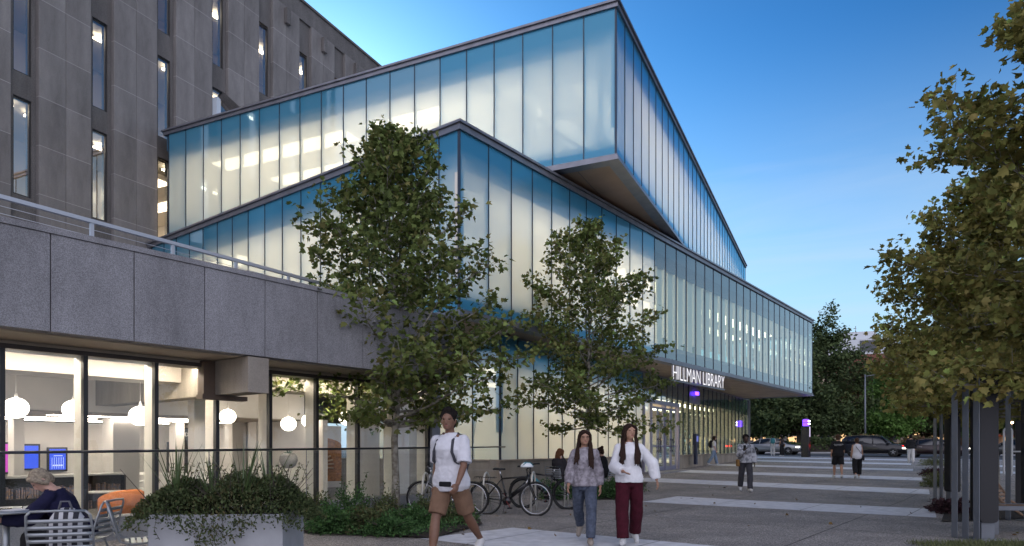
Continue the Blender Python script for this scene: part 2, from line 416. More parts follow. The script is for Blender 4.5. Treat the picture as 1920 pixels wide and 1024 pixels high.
def concmat(name, col, speck=.35, scale=150, joints=None):
    m = bpy.data.materials.new(name); m.use_nodes = True; nt = m.node_tree; N = nt.nodes; L = nt.links
    b = N['Principled BSDF']; b.inputs['Roughness'].default_value = .85
    tc = N.new('ShaderNodeTexCoord')
    n = N.new('ShaderNodeTexNoise'); n.inputs['Scale'].default_value = scale; n.inputs['Detail'].default_value = 3; L.new(tc.outputs['Object'], n.inputs['Vector'])
    r = N.new('ShaderNodeValToRGB'); e = r.color_ramp.elements; e[0].position = .38; e[1].position = .62
    e[0].color = (*[c*(1-speck) for c in col], 1); e[1].color = (*[c*(1+speck*.6) for c in col], 1); L.new(n.outputs['Fac'], r.inputs['Fac'])
    n2 = N.new('ShaderNodeTexNoise'); n2.inputs['Scale'].default_value = .7; n2.inputs['Detail'].default_value = 9; n2.inputs['Roughness'].default_value = .7
    mp = N.new('ShaderNodeMapping'); mp.inputs['Scale'].default_value = (1.6, 1.6, .45); L.new(tc.outputs['Object'], mp.inputs['Vector']); L.new(mp.outputs[0], n2.inputs['Vector'])
    r2 = N.new('ShaderNodeValToRGB'); e = r2.color_ramp.elements; e[0].position = .3; e[1].position = .7; e[0].color = (.60,.59,.58,1); e[1].color = (1.18,1.17,1.15,1)
    L.new(n2.outputs['Fac'], r2.inputs['Fac'])
    mx = N.new('ShaderNodeMix'); mx.data_type = 'RGBA'; mx.blend_type = 'MULTIPLY'; mx.inputs['Factor'].default_value = 1
    L.new(r.outputs['Color'], mx.inputs['A']); L.new(r2.outputs['Color'], mx.inputs['B'])
    out = mx.outputs['Result']
    if joints:
        # pale mortar joints: horizontal lines every `joints` metres in object z
        sp = N.new('ShaderNodeSeparateXYZ'); L.new(tc.outputs['Object'], sp.inputs[0])
        mo = N.new('ShaderNodeMath'); mo.operation = 'PINGPONG'; mo.inputs[1].default_value = joints/2; L.new(sp.outputs['Z'], mo.inputs[0])
        lt = N.new('ShaderNodeMath'); lt.operation = 'LESS_THAN'; lt.inputs[1].default_value = .011; L.new(mo.outputs[0], lt.inputs[0])
        oi = N.new('ShaderNodeObjectInfo')
        mj = N.new('ShaderNodeMix'); mj.data_type = 'RGBA'; L.new(lt.outputs[0], mj.inputs['Factor']); L.new(out, mj.inputs['A']); mj.inputs['B'].default_value = (*[min(1,c*1.5) for c in col], 1)
        out = mj.outputs['Result']
        # course to course tone change
        fl = N.new('ShaderNodeMath'); fl.operation = 'FLOOR'; dv = N.new('ShaderNodeMath'); dv.operation = 'DIVIDE'; dv.inputs[1].default_value = joints
        L.new(sp.outputs['Z'], dv.inputs[0]); L.new(dv.outputs[0], fl.inputs[0])
        ad = N.new('ShaderNodeMath'); ad.operation = 'MULTIPLY_ADD'; ad.inputs[1].default_value = 7.31; L.new(oi.outputs['Random'], ad.inputs[0]); L.new(fl.outputs[0], ad.inputs[2])
        wn = N.new('ShaderNodeTexWhiteNoise'); wn.noise_dimensions = '1D'; L.new(ad.outputs[0], wn.inputs['W'])
        mr = N.new('ShaderNodeMapRange'); mr.inputs['To Min'].default_value = .86; mr.inputs['To Max'].default_value = 1.12; L.new(wn.outputs['Value'], mr.inputs['Value'])
        m3 = N.new('ShaderNodeMix'); m3.data_type = 'RGBA'; m3.blend_type = 'MULTIPLY'; m3.inputs['Factor'].default_value = 1; L.new(out, m3.inputs['A']); L.new(mr.outputs[0], m3.inputs['B'])
        out = m3.outputs['Result']
    L.new(out, b.inputs['Base Color'])
    bp = N.new('ShaderNodeBump'); bp.inputs['Strength'].default_value = .4; bp.inputs['Distance'].default_value = .004
    L.new(n.outputs['Fac'], bp.inputs['Height']); L.new(bp.outputs['Normal'], b.inputs['Normal'])
    return m
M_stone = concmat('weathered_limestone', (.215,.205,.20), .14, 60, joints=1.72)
M_stoned = concmat('darker_block_stone', (.135,.128,.125), .2, 30)  # darker stone tone for recess walls, parapet and scuppers
M_gran = concmat('speckled_granite_concrete', (.28,.28,.30), .34, 95)
M_curbc = concmat('smooth_curb_concrete', (.30,.29,.30), .15, 60)
M_beam = concmat('board_marked_beam', (.30,.27,.23), .08, 40)

# ================================================================ glass wall builder
def glass_face(root, ox, oy, ang, edges, z0, z1, inside, matfn, fin=.16, finmat=None, mullmat=None, mw=.030):
    """vertical panes between the given edge positions along a line, a mullion at every edge; every pane and mullion is its own part"""
    cache = {}
    ca, sa = math.cos(ang), math.sin(ang)
    for i in range(len(edges)-1):
        w_ = edges[i+1]-edges[i]
        m = matfn(i, edges[i])
        key = ('p', round(w_, 3), m.name)
        if key not in cache:
            mb = MB(); mb.add([(.012,0,z0),(w_-.012,0,z0),(w_-.012,0,z1),(.012,0,z1)], [(0,1,2,3)])
            o = mb.build('glass_pane', m, root); cache[key] = o.data
        else: o = link('glass_pane', cache[key], root)
        o.location = (ox + ca*edges[i], oy + sa*edges[i], 0); o.rotation_euler.z = ang
    for i, e in enumerate(edges):
        if 'm' not in cache:
            mb = MB(); s = inside
            y0, y1 = sorted((-s*.018, s*.06)); mb.box(-mw/2, y0, z0, mw/2, y1, z1, 0)
            if fin:
                y0, y1 = sorted((s*.063, s*fin)); mb.box(-.012, y0, z0+.82, .012, y1, z1-1.05, 1)
            o = mb.build('mullion', [mullmat or M_mull, finmat or M_cream], root); cache['m'] = o.data
        else: o = link('mullion', cache['m'], root)
        o.location = (ox + ca*e, oy + sa*e, 0); o.rotation_euler.z = ang

def band(mb, poly, off0, off1, z0, z1, mi=0):
    """closed frame following a polygon (ccw), from off0 inside to off1 outside"""
    n = len(poly)
    def offset(d):
        out = []
        for i in range(n):
            p0 = Vector(poly[i-1]); p1 = Vector(poly[i]); p2 = Vector(poly[(i+1)%n])
            a = (p1-p0).normalized(); b = (p2-p1).normalized()
            na = Vector((a.y,-a.x)); nb = Vector((b.y,-b.x))
            k = 1 + na.dot(nb)
            out.append(p1 + (na+nb)*(d/k))
        return out
    A = offset(off0); B = offset(off1)
    vs = [(p.x,p.y,z0) for p in A]+[(p.x,p.y,z0) for p in B]+[(p.x,p.y,z1) for p in A]+[(p.x,p.y,z1) for p in B]
    fs = []
    for i in range(n):
        j = (i+1)%n
        fs += [(i,j,n+j,n+i),(2*n+i,3*n+i,3*n+j,2*n+j),(n+i,n+j,3*n+j,3*n+i),(j,i,2*n+i,2*n+j)]
    mb.add(vs, fs, False, mi)
def inset(poly, d):
    n = len(poly); out = []
    for i in range(n):
        p0 = Vector(poly[i-1]); p1 = Vector(poly[i]); p2 = Vector(poly[(i+1)%n])
        a = (p1-p0).normalized(); b = (p2-p1).normalized()
        na = Vector((-a.y,a.x)); nb = Vector((-b.y,b.x)); out.append(p1 + (na+nb)*(d/(1+na.dot(nb))))
    return [(p.x,p.y) for p in out]

def ring(poly, prof, mb):
    """sweep a closed (inset, z) profile round a polygon"""
    cs = [inset(poly, d) for d, z in prof]; n = len(poly); k = len(prof)
    vs = [(cs[j][i][0], cs[j][i][1], prof[j][1]) for j in range(k) for i in range(n)]
    fs = [(j*n+i, j*n+(i+1)%n, ((j+1)%k)*n+(i+1)%n, ((j+1)%k)*n+i) for j in range(k) for i in range(n)]
    mb.add(vs, fs)
M_span = mat('deep_blue_spandrel', (.03,.08,.125), .6)
def spandrels(root, P, ztop, zbot, ht, hb):
    mb = MB(); ring(P, [(.03, ztop), (.03, ztop-ht), (.30, ztop-ht-.38), (.34, ztop-ht-.38), (.34, ztop)], mb); mb.build('head_spandrel', M_span, root)
    mb = MB(); ring(P, [(.03, zbot), (.34, zbot), (.34, zbot+hb+.25), (.28, zbot+hb+.25), (.03, zbot+hb)], mb); mb.build('sill_spandrel', M_span, root)
# ================================================================ lower glass storey
ZL0, ZL1 = 4.78, 9.69
ZU0, ZU1 = 9.84, 14.47
LW, LD = 34.2, 24.0
lower = empty('glass_storey', (*uv1(12.98, 11.72), 0), TH1, 'long lower frosted glass storey that juts out over the HILLMAN LIBRARY entrance', 'building wing')
P = [(0,0),(LW,0),(LW,LD),(0,LD)]
e1 = [0, 1.15] + [1.15+1.0*k for k in range(1, 33)] + [LW]
def lmat(i, e): return M_frost if i < 8 else (M_semi if i < 11 else M_clear)
glass_face(lower, 0, 0, 0, e1, ZL0+.14, ZL1-.2, 1, lmat)
e2 = [0.02, .72] + [.72+k for k in range(1, 17)]
glass_face(lower, 0, 0, R(90), e2, ZL0+.14, ZL1-.2, -1, lambda i, e: M_frost if i < 10 else M_semi)
glass_face(lower, LW, 0, R(90), [0.02]+[1.0*k for k in range(1, 13)], ZL0+.14, ZL1-.2, 1, lambda i, e: M_clear)
mb = MB(); band(mb, P, -.22, .07, ZL1-.2, ZL1-.05); band(mb, P, -.3, .13, ZL1-.047, ZL1+.02); mb.build('roof_coping', M_cop, lower)
mb = MB(); band(mb, P, -.22, .05, ZL0+.045, ZL0+.14); band(mb, P, -.3, .09, ZL0-.03, ZL0+.042); mb.build('base_channel', M_cop, lower)
mb = MB(); mb.prism(inset(P, .31), ZL0-.004, ZL0+.14); mb.build('soffit', M_bronze, lower)
mb = MB(); mb.prism(inset(P, .35), ZL0+.15, ZL0+.46); mb.build('floor_slab', M_floor, lower)
mb = MB(); mb.prism(inset(P, .35), ZL1-.95, ZL1-.06); mb.build('ceiling', M_white, lower)
spandrels(lower, P, ZL1-.21, ZL0+.142, .52, .34)
mb = MB()
mb.box(7.0, 7.0, ZL0+.462, 24.5, 7.2, ZL1-.96); mb.box(7.0, 7.21, ZL0+.462, 7.2, 22, ZL1-.96)
mb.box(24.51, 7.0, ZL0+.462, 24.7, 12, ZL1-.96)
mb.build('inner_wall', M_whitew, lower)
mb = MB(); mb.box(25.2, 7.6, ZL0+.462, 33.6, 7.8, ZL1-.96); mb.build('green_feature_wall', mat('moss_green_wall', (.10,.17,.05), .9, noise=.5, nscale=4), lower)
# white blades standing just inside the clear end of the storey
blade = None
for k in range(11, 34):
    if blade is None:
        mb = MB(); mb.box(0, .42, ZL0+.464, .52, .50, ZL1-.955); blade = mb.build('blind_blade', M_cream, lower); o = blade
    else: o = link('blind_blade', blade.data, lower)
    o.location.x = 1.15+k+.10
for (x, y, ln, an) in [(1.6,1.6,9,0),(12,2.2,8,0),(22,2.6,11,0),(1.6,3.2,8,90),(1.6,12.5,8,90),(3.8,4.4,9,0),(15,4.4,9,0),(4.2,8,8,90),(26,4.6,7,0)]:
    mb = MB(); mb.box(0,-.42,-.04,ln,.42,0); o = mb.build('ceiling_light', M_light if x < 20 else M_lights, lower, (x, y, ZL1-.955), R(an))
# slanting white stair seen through the clear panes
mb = MB()
mb.M = Matrix.Translation((14.5, 2.6, ZL0+.47)) @ Matrix.Rotation(R(-28), 4, 'Y'); mb.box(0,0,-.1,7.5,.08,.9)
mb.build('stair_balustrade', M_white, lower)
mb = MB()
for k in range(9): mb.tube([(3.4+2.6*(k%2)+k*1.9, 2.4, ZL0+.47), (4.6+k*1.9, 2.4, ZL1-.8)], .05, 6)
mb.build('bracing_struts', M_white, lower)

# ================================================================ upper glass storey
UW, UD = 32.0, 19.2
upper = empty('glass_storey', (3.05, 20.0, 0), TH2, 'upper frosted glass storey with a pointed cantilevered corner overhanging the lower one', 'building wing')
P = [(0,0),(UW,0),(UW,UD),(0,UD)]
eu = [0.02, .9] + [.9+1.0*k for k in range(1, 31)] + [UW-.02]
glass_face(upper, 0, 0, 0, eu, ZU0+.14, ZU1-.2, 1, lambda i, e: M_frost)
eu2 = [0.02] + [1.0*k for k in range(1, 20)]
glass_face(upper, 0, 0, R(90), eu2, ZU0+.14, ZU1-.2, -1, lambda i, e: M_frost if i < 6 else M_semi)
glass_face(upper, UW, 0, R(90), [0.02]+[1.0*k for k in range(1, 8)], ZU0+.14, ZU1-.2, 1, lambda i, e: M_frost)
mb = MB(); band(mb, P, -.22, .07, ZU1-.2, ZU1-.07); band(mb, P, -.3, .13, ZU1-.067, ZU1); mb.build('roof_coping', M_cop, upper)
mb = MB(); band(mb, P, -.22, .05, ZU0+.03, ZU0+.14); band(mb, P, -.3, .09, ZU0-.04, ZU0+.027); mb.build('base_channel', M_cop, upper)
mb = MB()
x = 0.31
Pi = inset(P, .31)
mb.prism(Pi, ZU0-.012, ZU0+.10); mb.build('soffit', mat('brown_grey_metal_soffit', (.36,.24,.165), .5, metal=.1, noise=.12, nscale=.8), upper)
mb = MB()
for k in range(1, 30): mb.box(.32, .1+k*1.0, ZU0-.018, 31.6, .112+k*1.0, ZU0-.0125)
mb = MB()
for k in range(1, 18): mb.box(.35+0, .31+k*1.0, ZU0-.016, 31.0, .325+k*1.0, ZU0-.0125)
mb.build('soffit_joints', M_mull, upper)
mb = MB(); mb.prism(inset(P, .35), ZU0+.15, ZU0+.42); mb.build('floor_slab', M_floor, upper)
mb = MB(); mb.prism(inset(P, .35), ZU1-1.05, ZU1-.075); mb.build('ceiling', M_white, upper)
spandrels(upper, P, ZU1-.21, ZU0+.142, .60, .26)
mb = MB(); mb.box(6, 6.2, ZU0+.43, 31, 6.4, ZU1-1.06); mb.box(6, 6.41, ZU0+.43, 6.2, 19, ZU1-1.06); mb.build('inner_wall', M_whitew, upper)
for (x, y, ln, an) in [(2.0,1.7,9.5,0),(12.5,1.7,9.5,0),(23,1.7,8.5,0),(1.7,3.6,6.5,90),(1.7,11,7,90),(4.2,3.4,8,0),(4.0,7,10,90),(15,4,9,0)]:
    mb = MB(); mb.box(0,-.42,-.04,ln,.42,0); mb.build('ceiling_light', M_light, upper, (x, y, ZU1-1.055), R(an))
mb = MB()
for k in range(3): mb.M = Matrix.Translation((2.2, 3.3+k*2.7, ZU1-1.5)) @ Matrix.Rotation(R(25), 4, 'Z'); mb.box(0, 0, 0, 1.5, .12, .06)
mb.build('pendant_light', M_strip, upper)
# little notch tube structure behind the glass at the corner
mb = MB(); mb.tube([(.7,.7,ZU0+.43),(.7,.7,ZU1-1.06)], .09, 10); mb.tube([(5.5,.8,ZU0+.43),(.8,.8,ZU1-.95)], .06, 8); mb.tube([(.8,.85,ZU0+.45),(.8,4.8,ZU1-.95)], .06, 8)
mb.tube([(.7,8.7,ZU0+.43),(.7,8.7,ZU1-1.06)], .09, 10); mb.build('steel_bracing', M_white, upper)

# ================================================================ ground floor hall
hall = empty('glass_hall', (-.35, 20.3, 0), TH3, 'ground floor entrance hall of tall glass strips on a stone plinth', 'building wing')
ZH0, ZH1 = 1.02, 4.72
HW = 32.6
DX0, DX1 = 11.8, 16.8
e = [0.02]+[1.0*k for k in range(1, 12)]+[DX0]
glass_face(hall, 0, 0, 0, e, ZH0, ZH1, 1, lambda i, e: M_frost)
e = [DX1]+[DX1+.93*k for k in range(1, 17)]+[HW]
glass_face(hall, 0, 0, 0, e, ZH0, ZH1, 1, lambda i, e: M_clear)
glass_face(hall, 0, 0, R(90), [0.02]+[1.0*k for k in range(1, 7)], ZH0, ZH1, -1, lambda i, e: M_frost if i else M_semi)
glass_face(hall, HW, 0, R(90), [0.02]+[1.0*k for k in range(1, 9)], ZH0, ZH1, 1, lambda i, e: M_clear)
# glazing above the doors
glass_face(hall, 0, 0, 0, [DX0, DX0+.9, DX0+1.72, DX0+2.54, DX0+3.36, DX0+4.18, DX1], 3.62, ZH1, 1, lambda i, e: M_clear, fin=0)
mb = MB()
for (x0, x1) in ((.0, DX0-.03), (DX1+.03, HW)): mb.box(x0, .025, -.2, x1, .34, ZH0-.05); mb.box(x0, -.045, ZH0-.05, x1, .36, ZH0)
mb.box(.0, .345, -.2, .34, 7, ZH0-.05); mb.box(-.045, .365, ZH0-.05, .36, 7, ZH0)
mb.build('stone_plinth', concmat('pale_stone_plinth', (.36,.31,.25), .1, 50), hall)
mb = MB(); mb.box(-.05, -.06, ZH1, HW+.05, .3, ZL0-.006); mb.box(-.05, .302, ZH1, .3, 7, ZL0-.006); mb.build('head_channel', M_cop, hall)
mb = MB(); mb.box(.36, .42, ZH0-.45, HW, 11, ZH0-.40); mb.build('hall_floor', M_floor, hall)
mb = MB(); ring([(0,0),(HW,0),(HW,11),(0,11)], [(.03, ZH1-.01), (.03, ZH1-.55), (.27, ZH1-.85), (.30, ZH1-.85), (.30, ZH1-.01)], mb); mb.build('head_spandrel', M_span, hall)
mb = MB(); mb.box(.31, .31, ZH1-.75, HW, 11, ZH1-.05); mb.build('hall_ceiling', M_white, hall)
mb = MB(); mb.box(1, 6.5, ZH0-.39, HW, 6.7, ZH1-.76); mb.build('inner_wall', M_whitew, hall)
for (x, y, ln, an) in [(1.2,1.8,9,0),(11.5,2.4,5,0),(18,2.0,6.5,0),(25.5,2.0,6,0),(2,4.4,9,0),(14,4.6,8,0),(24,4.6,7,0)]:
    mb = MB(); mb.box(0,-.42,-.04,ln,.42,0); mb.build('ceiling_light', M_light, hall, (x, y, ZH1-.755), R(an))
blade = None
for k in range(17):
    if blade is None:
        mb = MB(); mb.box(0, .42, ZH0-.39, .34, .49, ZH1-.76); blade = mb.build('blind_blade', M_cream, hall); o = blade
    else: o = link('blind_blade', blade.data, hall)
    o.location.x = DX1+.93*k+.1
mb = MB(); mb.box(HW-.02, -.10, .5, HW+.10, .02, ZH1); mb.build('corner_post', M_cop, hall)
# door set
M_door = mat('lilac_grey_aluminium', (.30,.30,.40), .35, metal=.5)
ds = empty('entrance_doors', (0,0,0), 0); ds.parent = hall
def door_leaf(x, w_, name='door'):
    zb = .22; zt = 3.30
    mb = MB()
    mb.box(x, -.03, zb, x+.09, .03, zt); mb.box(x+w_-.09, -.03, zb, x+w_, .03, zt)
    mb.box(x+.09, -.028, zb, x+w_-.09, .028, zb+.28); mb.box(x+.09, -.028, zt-.1, x+w_-.09, .028, zt)
    mb.box(x+.09, -.026, zb+1.2, x+w_-.09, .026, zb+1.27)
    d = mb.build('door', M_door, hall)
    mb = MB(); mb.add([(x+.09,0,zb+.28),(x+w_-.09,0,zb+.28),(x+w_-.09,0,zt-.1),(x+.09,0,zt-.1)], [(0,1,2,3)]); mb.build('door_glass', M_clear, d)
    return d
bpy.data.objects.remove(ds)
mb = MB()
for x in (DX0+.0, DX0+.95, DX0+2.86, DX1-.12): mb.box(x, -.08, .12, x+.12, .12, 3.42)
mb.box(DX0, -.078, 3.42, DX1, .118, 3.61)
mb.build('door_frame', M_door, hall)
x = DX0+.12
mb = MB(); mb.add([(x,0,.3),(DX0+.95,0,.3),(DX0+.95,0,3.42),(x,0,3.42)], [(0,1,2,3)]); mb.build('sidelight_glass', M_semi, hall)
for x0 in (DX0+1.08, DX0+1.97, DX0+2.99, DX0+3.84):
    wl = .88 if x0 < DX0+2.5 else .83
    d = door_leaf(x0, wl)
    xx = x0+wl-.14 if (x0 in (DX0+1.08, DX0+2.99)) else x0+.14
    mb = MB(); mb.box(xx-.025, -.10, 1.15, xx+.025, -.07, 1.85); mb.box(xx-.02,-.072,1.2,xx+.02,-.028,1.26); mb.box(xx-.02,-.072,1.74,xx+.02,-.028,1.8)
    mb.build('door_handle', mat('dark_navy_handle', (.03,.03,.08), .3) if 'dark_navy_handle' not in bpy.data.materials else bpy.data.materials['dark_navy_handle'], d)
mb = MB(); mb.box(DX0-.2, -.9, .215, DX1+.1, .3, .30); mb.build('door_threshold', M_curbc, hall)
# small violet accent lamp under the soffit
mb = MB(); mb.box(19.35, -.22, 4.22, 19.75, -.12, 4.40); mb.build('violet_lamp', emat('violet_glow', (.10,.03,1.0), 9.0), hall)
mb = MB(); mb.box(18.6, -.045, 3.75, 20.6, -.02, 4.65); mb.build('fixture_plate', M_cop, hall)
mb = MB(); mb.box(HW+.105, -.09, 2.0, HW+.125, -.02, 2.9); mb.build('violet_lamp', bpy.data.materials['violet_glow'], hall)
# wall phone behind the glass beside the doors
mb = MB(); mb.bbox(0,0,0,.42,.2,.62,.03); mb.box(.08,.02,-1.0,.34,.16,0)
ph = mb.build('information_kiosk', mat('dark_blue_cabinet', (.02,.025,.06), .4)); ph.parent = None
c = hall.matrix_basis if False else None
def hallw(x, y, z): 
    return Vector((-.35 + math.cos(TH3)*x - math.sin(TH3)*y, 20.3 + math.sin(TH3)*x + math.cos(TH3)*y, z))
ph.location = hallw(18.55, -.42, 1.75-.25); ph.rotation_euler.z = TH3
mb = MB(); mb.box(.06,-.012,.2,.36,-.002,.5); mb.build('screen', emat('kiosk_screen', (.25,.3,.8), .6), ph)
tag(ph, 'small dark blue information cabinet beside the glass just right of the entrance doors', 'kiosk')

# ================================================================ sign
sg = empty('library_sign', (*uv1(0, 11.60), 0), TH1, 'white backlit HILLMAN LIBRARY letters hanging from the edge of the jutting glass storey', 'sign')
def uvx(px, V):
    r = (px-960)/F
    return V*(.7913+.6114*r)/(.6114-.7913*r)
u0, u1_ = uvx(1261, 11.60), uvx(1357, 11.60)
cu = bpy.data.curves.new('txt', 'FONT'); cu.body = 'HILLMAN LIBRARY'; cu.size = 1.0; cu.extrude = .5; cu.offset = -.012
to = bpy.data.objects.new('txt', cu); COL.objects.link(to)
bpy.context.view_layer.update()
me = bpy.data.meshes.new_from_object(to.evaluated_get(bpy.context.evaluated_depsgraph_get()))
bpy.data.objects.remove(to)
xs = [v.co.x for v in me.vertices]; ys = [v.co.y for v in me.vertices]
x0, x1 = min(xs), max(xs); y0, y1 = min(ys), max(ys)
M_let = emat('lit_letter_face', (.95,.94,1.0), 1.15); M_lets = mat('letter_side_white', (.30,.30,.34), .4, emit=(.9,.9,1), estr=.08)
for v in me.vertices:
    X, Y, Z = v.co
    v.co = ((X-x0)/(x1-x0)*(u1_-u0)+u0, -Z*.07, 4.12+(Y-y0)/(y1-y0)*.56)
me.materials.clear(); me.materials.append(M_let); me.materials.append(M_lets)
me.update()
for p in me.polygons: p.material_index = 0 if abs(p.normal.y) > .8 else 1
link('letters', me, sg)
mb = MB(); mb.box(u0-.1, -.03, 4.715, u1_+.1, .03, 4.745); mb.box(u0-.1, -.02, 4.05, u1_+.1, .05, 4.10)
mb.build('mounting_rail', M_cop, sg)

# ================================================================ terrace wing with shop-like glass front
U0 = -4.0
def w1(u, v, z=0): return Vector((*uv1(u, v), z))
wing = empty('terrace_wing', w1(0, 10.96), TH1, 'low wing with speckled concrete fascia over a bright glass front at the left', 'building wing')
VF = 9.82-10.96
# fascia panels, one part each
pan = None
k = -8
while 3.24+k < 10.8:
    x0 = 3.24+k; x1 = min(x0+1.0, 10.9)
    mb = MB(); mb.bbox(x0+.006, VF, 2.83, x1-.006, VF+.22, 4.06, .006)
    mb.build('fascia_panel', M_gran, wing); k += 1
mb = MB(); mb.box(-4.8, VF-.02, 4.064, 10.9, VF+.30, 4.14); mb.build('fascia_capping', M_gran, wing)
mb = MB(); mb.box(-4.8, VF+.225, 2.84, 10.88, 3.5, 3.9); mb.build('roof_slab', M_gran, wing)
mb = MB(); mb.box(-4.8, VF+.225, 2.815, 10.88, .1, 2.838); mb.build('canopy_soffit', M_soft, wing)
# beams poking out under the fascia
for ub in (5.95, -.2):
    mb = MB(); mb.box(ub, VF+.012, 2.25, ub+.36, 4.7, 2.81)
    mb.build('beam', M_beam, wing)
mb = MB(); mb.box(5.75, -.15, 2.20, 5.944, .05, 2.80); mb.box(5.7, -.2, 2.17, 6.5, .0, 2.245); mb.build('beam_bracket', mat('brown_steel_bracket', (.10,.07,.05), .6), wing)
# storefront
SE = [-3.96+k for k in range(16)]  # ... 11.04
def smull(): pass
GZ0, GZ1 = .345, 2.70
c0 = None; cm = None
for i, e in enumerate(SE[:-1]):
    if c0 is None:
        mb = MB(); mb.add([(.02,0,GZ0),(.98,0,GZ0),(.98,0,GZ1),(.02,0,GZ1)], [(0,1,2,3)]); c0 = mb.build('window_pane', M_store, wing); o = c0
    else: o = link('window_pane', c0.data, wing)
    o.location.x = e
for i, e in enumerate(SE):
    if cm is None:
        mb = MB(); mb.box(-.03, -.06, GZ0, .03, .03, GZ1, 0); mb.box(-.025, .033, GZ0, .025, .30, GZ1, 1); cm = mb.build('mullion', [M_blackm, M_cream], wing); o = cm
    else: o = link('mullion', cm.data, wing)
    o.location.x = e
mb = MB(); mb.box(-4.5, -.075, GZ1, 11.25, .30, GZ1+.065); mb.build('window_head', mat('bronze_head_frame', (.045,.035,.028), .5), wing)
mb = MB(); mb.box(-4.5, -.02, GZ1+.067, 11.25, .2, 2.813); mb.build('transom_panel', mat('beige_transom', (.50,.43,.33), .6), wing)
mb = MB(); mb.box(-4.5, -.10, -.1, 11.3, .34, GZ0); mb.build('sill_curb', M_curbc, wing)
mb = MB(); mb.box(11.07, -.14, 0, 11.33, .6, 2.813); mb.build('end_pier', mat('blue_grey_pier', (.26,.27,.31), .7, noise=.1, nscale=3), wing)
# interior
mb = MB(); mb.box(-12, .36, -.12, 11.05, 22, -.05); mb.build('floor', M_floor, wing)
mb = MB(); mb.box(-12, .31, 2.78, 11.05, 6.0, 2.835); mb.build('ceiling', M_white, wing)
mb = MB(); mb.box(-12, 1.0, 2.52, 10.5, 1.7, 2.775); mb.build('ceiling_beam', mat('taupe_beam', (.36,.33,.29), .8), wing)
mb = MB(); mb.box(-12, 4.6, 2.12, 11.05, 4.8, 2.775); mb.build('bulkhead', M_whitew, wing)
mb = MB(); mb.box(-12, 4.81, 2.10, 11.05, 12.2, 2.4); mb.build('rear_ceiling', mat('taupe_rear_ceiling', (.42,.37,.32), .8), wing)
mb = MB(); mb.box(-12, 11.0, -.05, 11.05, 11.2, 2.09); mb.box(10.9, 3.6, -.05, 11.05, 10.9, 2.09); mb.build('back_wall', M_whitew, wing)
def incol(pa, pb, V, top=2.09, d=.4, m=M_whitew, name='column'):
    ua, ub = uvx(pa, V), uvx(pb, V); mb = MB(); mb.bbox(ua, V-10.96, -.04, ub, V-10.96+d, top, .01); mb.build(name, m, wing)
incol(212, 262, 17.2, d=.6); incol(26, 46, 18.5); incol(330, 346, 18.8); incol(364, 386, 13.2, 2.77, .25); incol(436, 462, 18.0); incol(480, 500, 17.0); incol(612, 640, 18.4); incol(664, 712, 14.6, 2.77, .3); incol(742, 792, 13.2, 2.77, .3)
incol(388, 398, 12.6, 2.77, .05, mat('pale_green_glass_edge', (.22,.36,.20), .3), 'green_glass_edge')
incol(347, 360, 19.8, 1.6, .1, M_blackm, 'dark_niche'); incol(315, 347, 20.5, 1.55, .1, M_blackm, 'dark_shop_front')
for k, (x, y, ln) in enumerate([(-6,6.2,5.5),(1.4,6.2,3.0),(5.6,6.2,3.4),(-6,7.6,6.5),(2.2,7.8,5.0),(8.2,7.6,3),(-4,9.2,6),(3.2,9.4,7)]):
    mb = MB(); mb.box(x, y, 2.085, x+ln, y+.06, 2.098); mb.build('ceiling_light', M_lightr, wing)
for k, (x, y, ln) in enumerate([(-4,.46,5.2),(2.4,.46,4),(7.4,.46,3.2)]):
    mb = MB(); mb.box(x, y, 2.755, x+ln, y+.07, 2.778); mb.build('ceiling_light', M_lightw, wing)  # strips out of sight behind the window head, added to brighten the room
# lettering over the indoor counter
cu = bpy.data.curves.new('txt', 'FONT'); cu.body = 'DONA'; cu.size = .16; cu.extrude = .01
to = bpy.data.objects.new('txt', cu); COL.objects.link(to); bpy.context.view_layer.update()
me = bpy.data.meshes.new_from_object(to.evaluated_get(bpy.context.evaluated_depsgraph_get())); bpy.data.objects.remove(to)
for v in me.vertices: v.co = (v.co.x, -v.co.z, v.co.y)
me.materials.clear(); me.materials.append(M_white); lt_ = link('wall_lettering', me, wing, (uvx(345, 20.3), 9.3, 1.72))
incol(318, 362, 20.4, 1.98, .06, mat('dark_grey_fascia', (.08,.075,.07), .8), 'sign_fascia')
# steps + timber artwork at the far end
mb = MB()
for k in range(4): mb.box(7.0, 7.2+k*.4, -.04, 11.3, 10.5, .16+k*.16-.001*k)
mb.build('steps', M_white, wing)
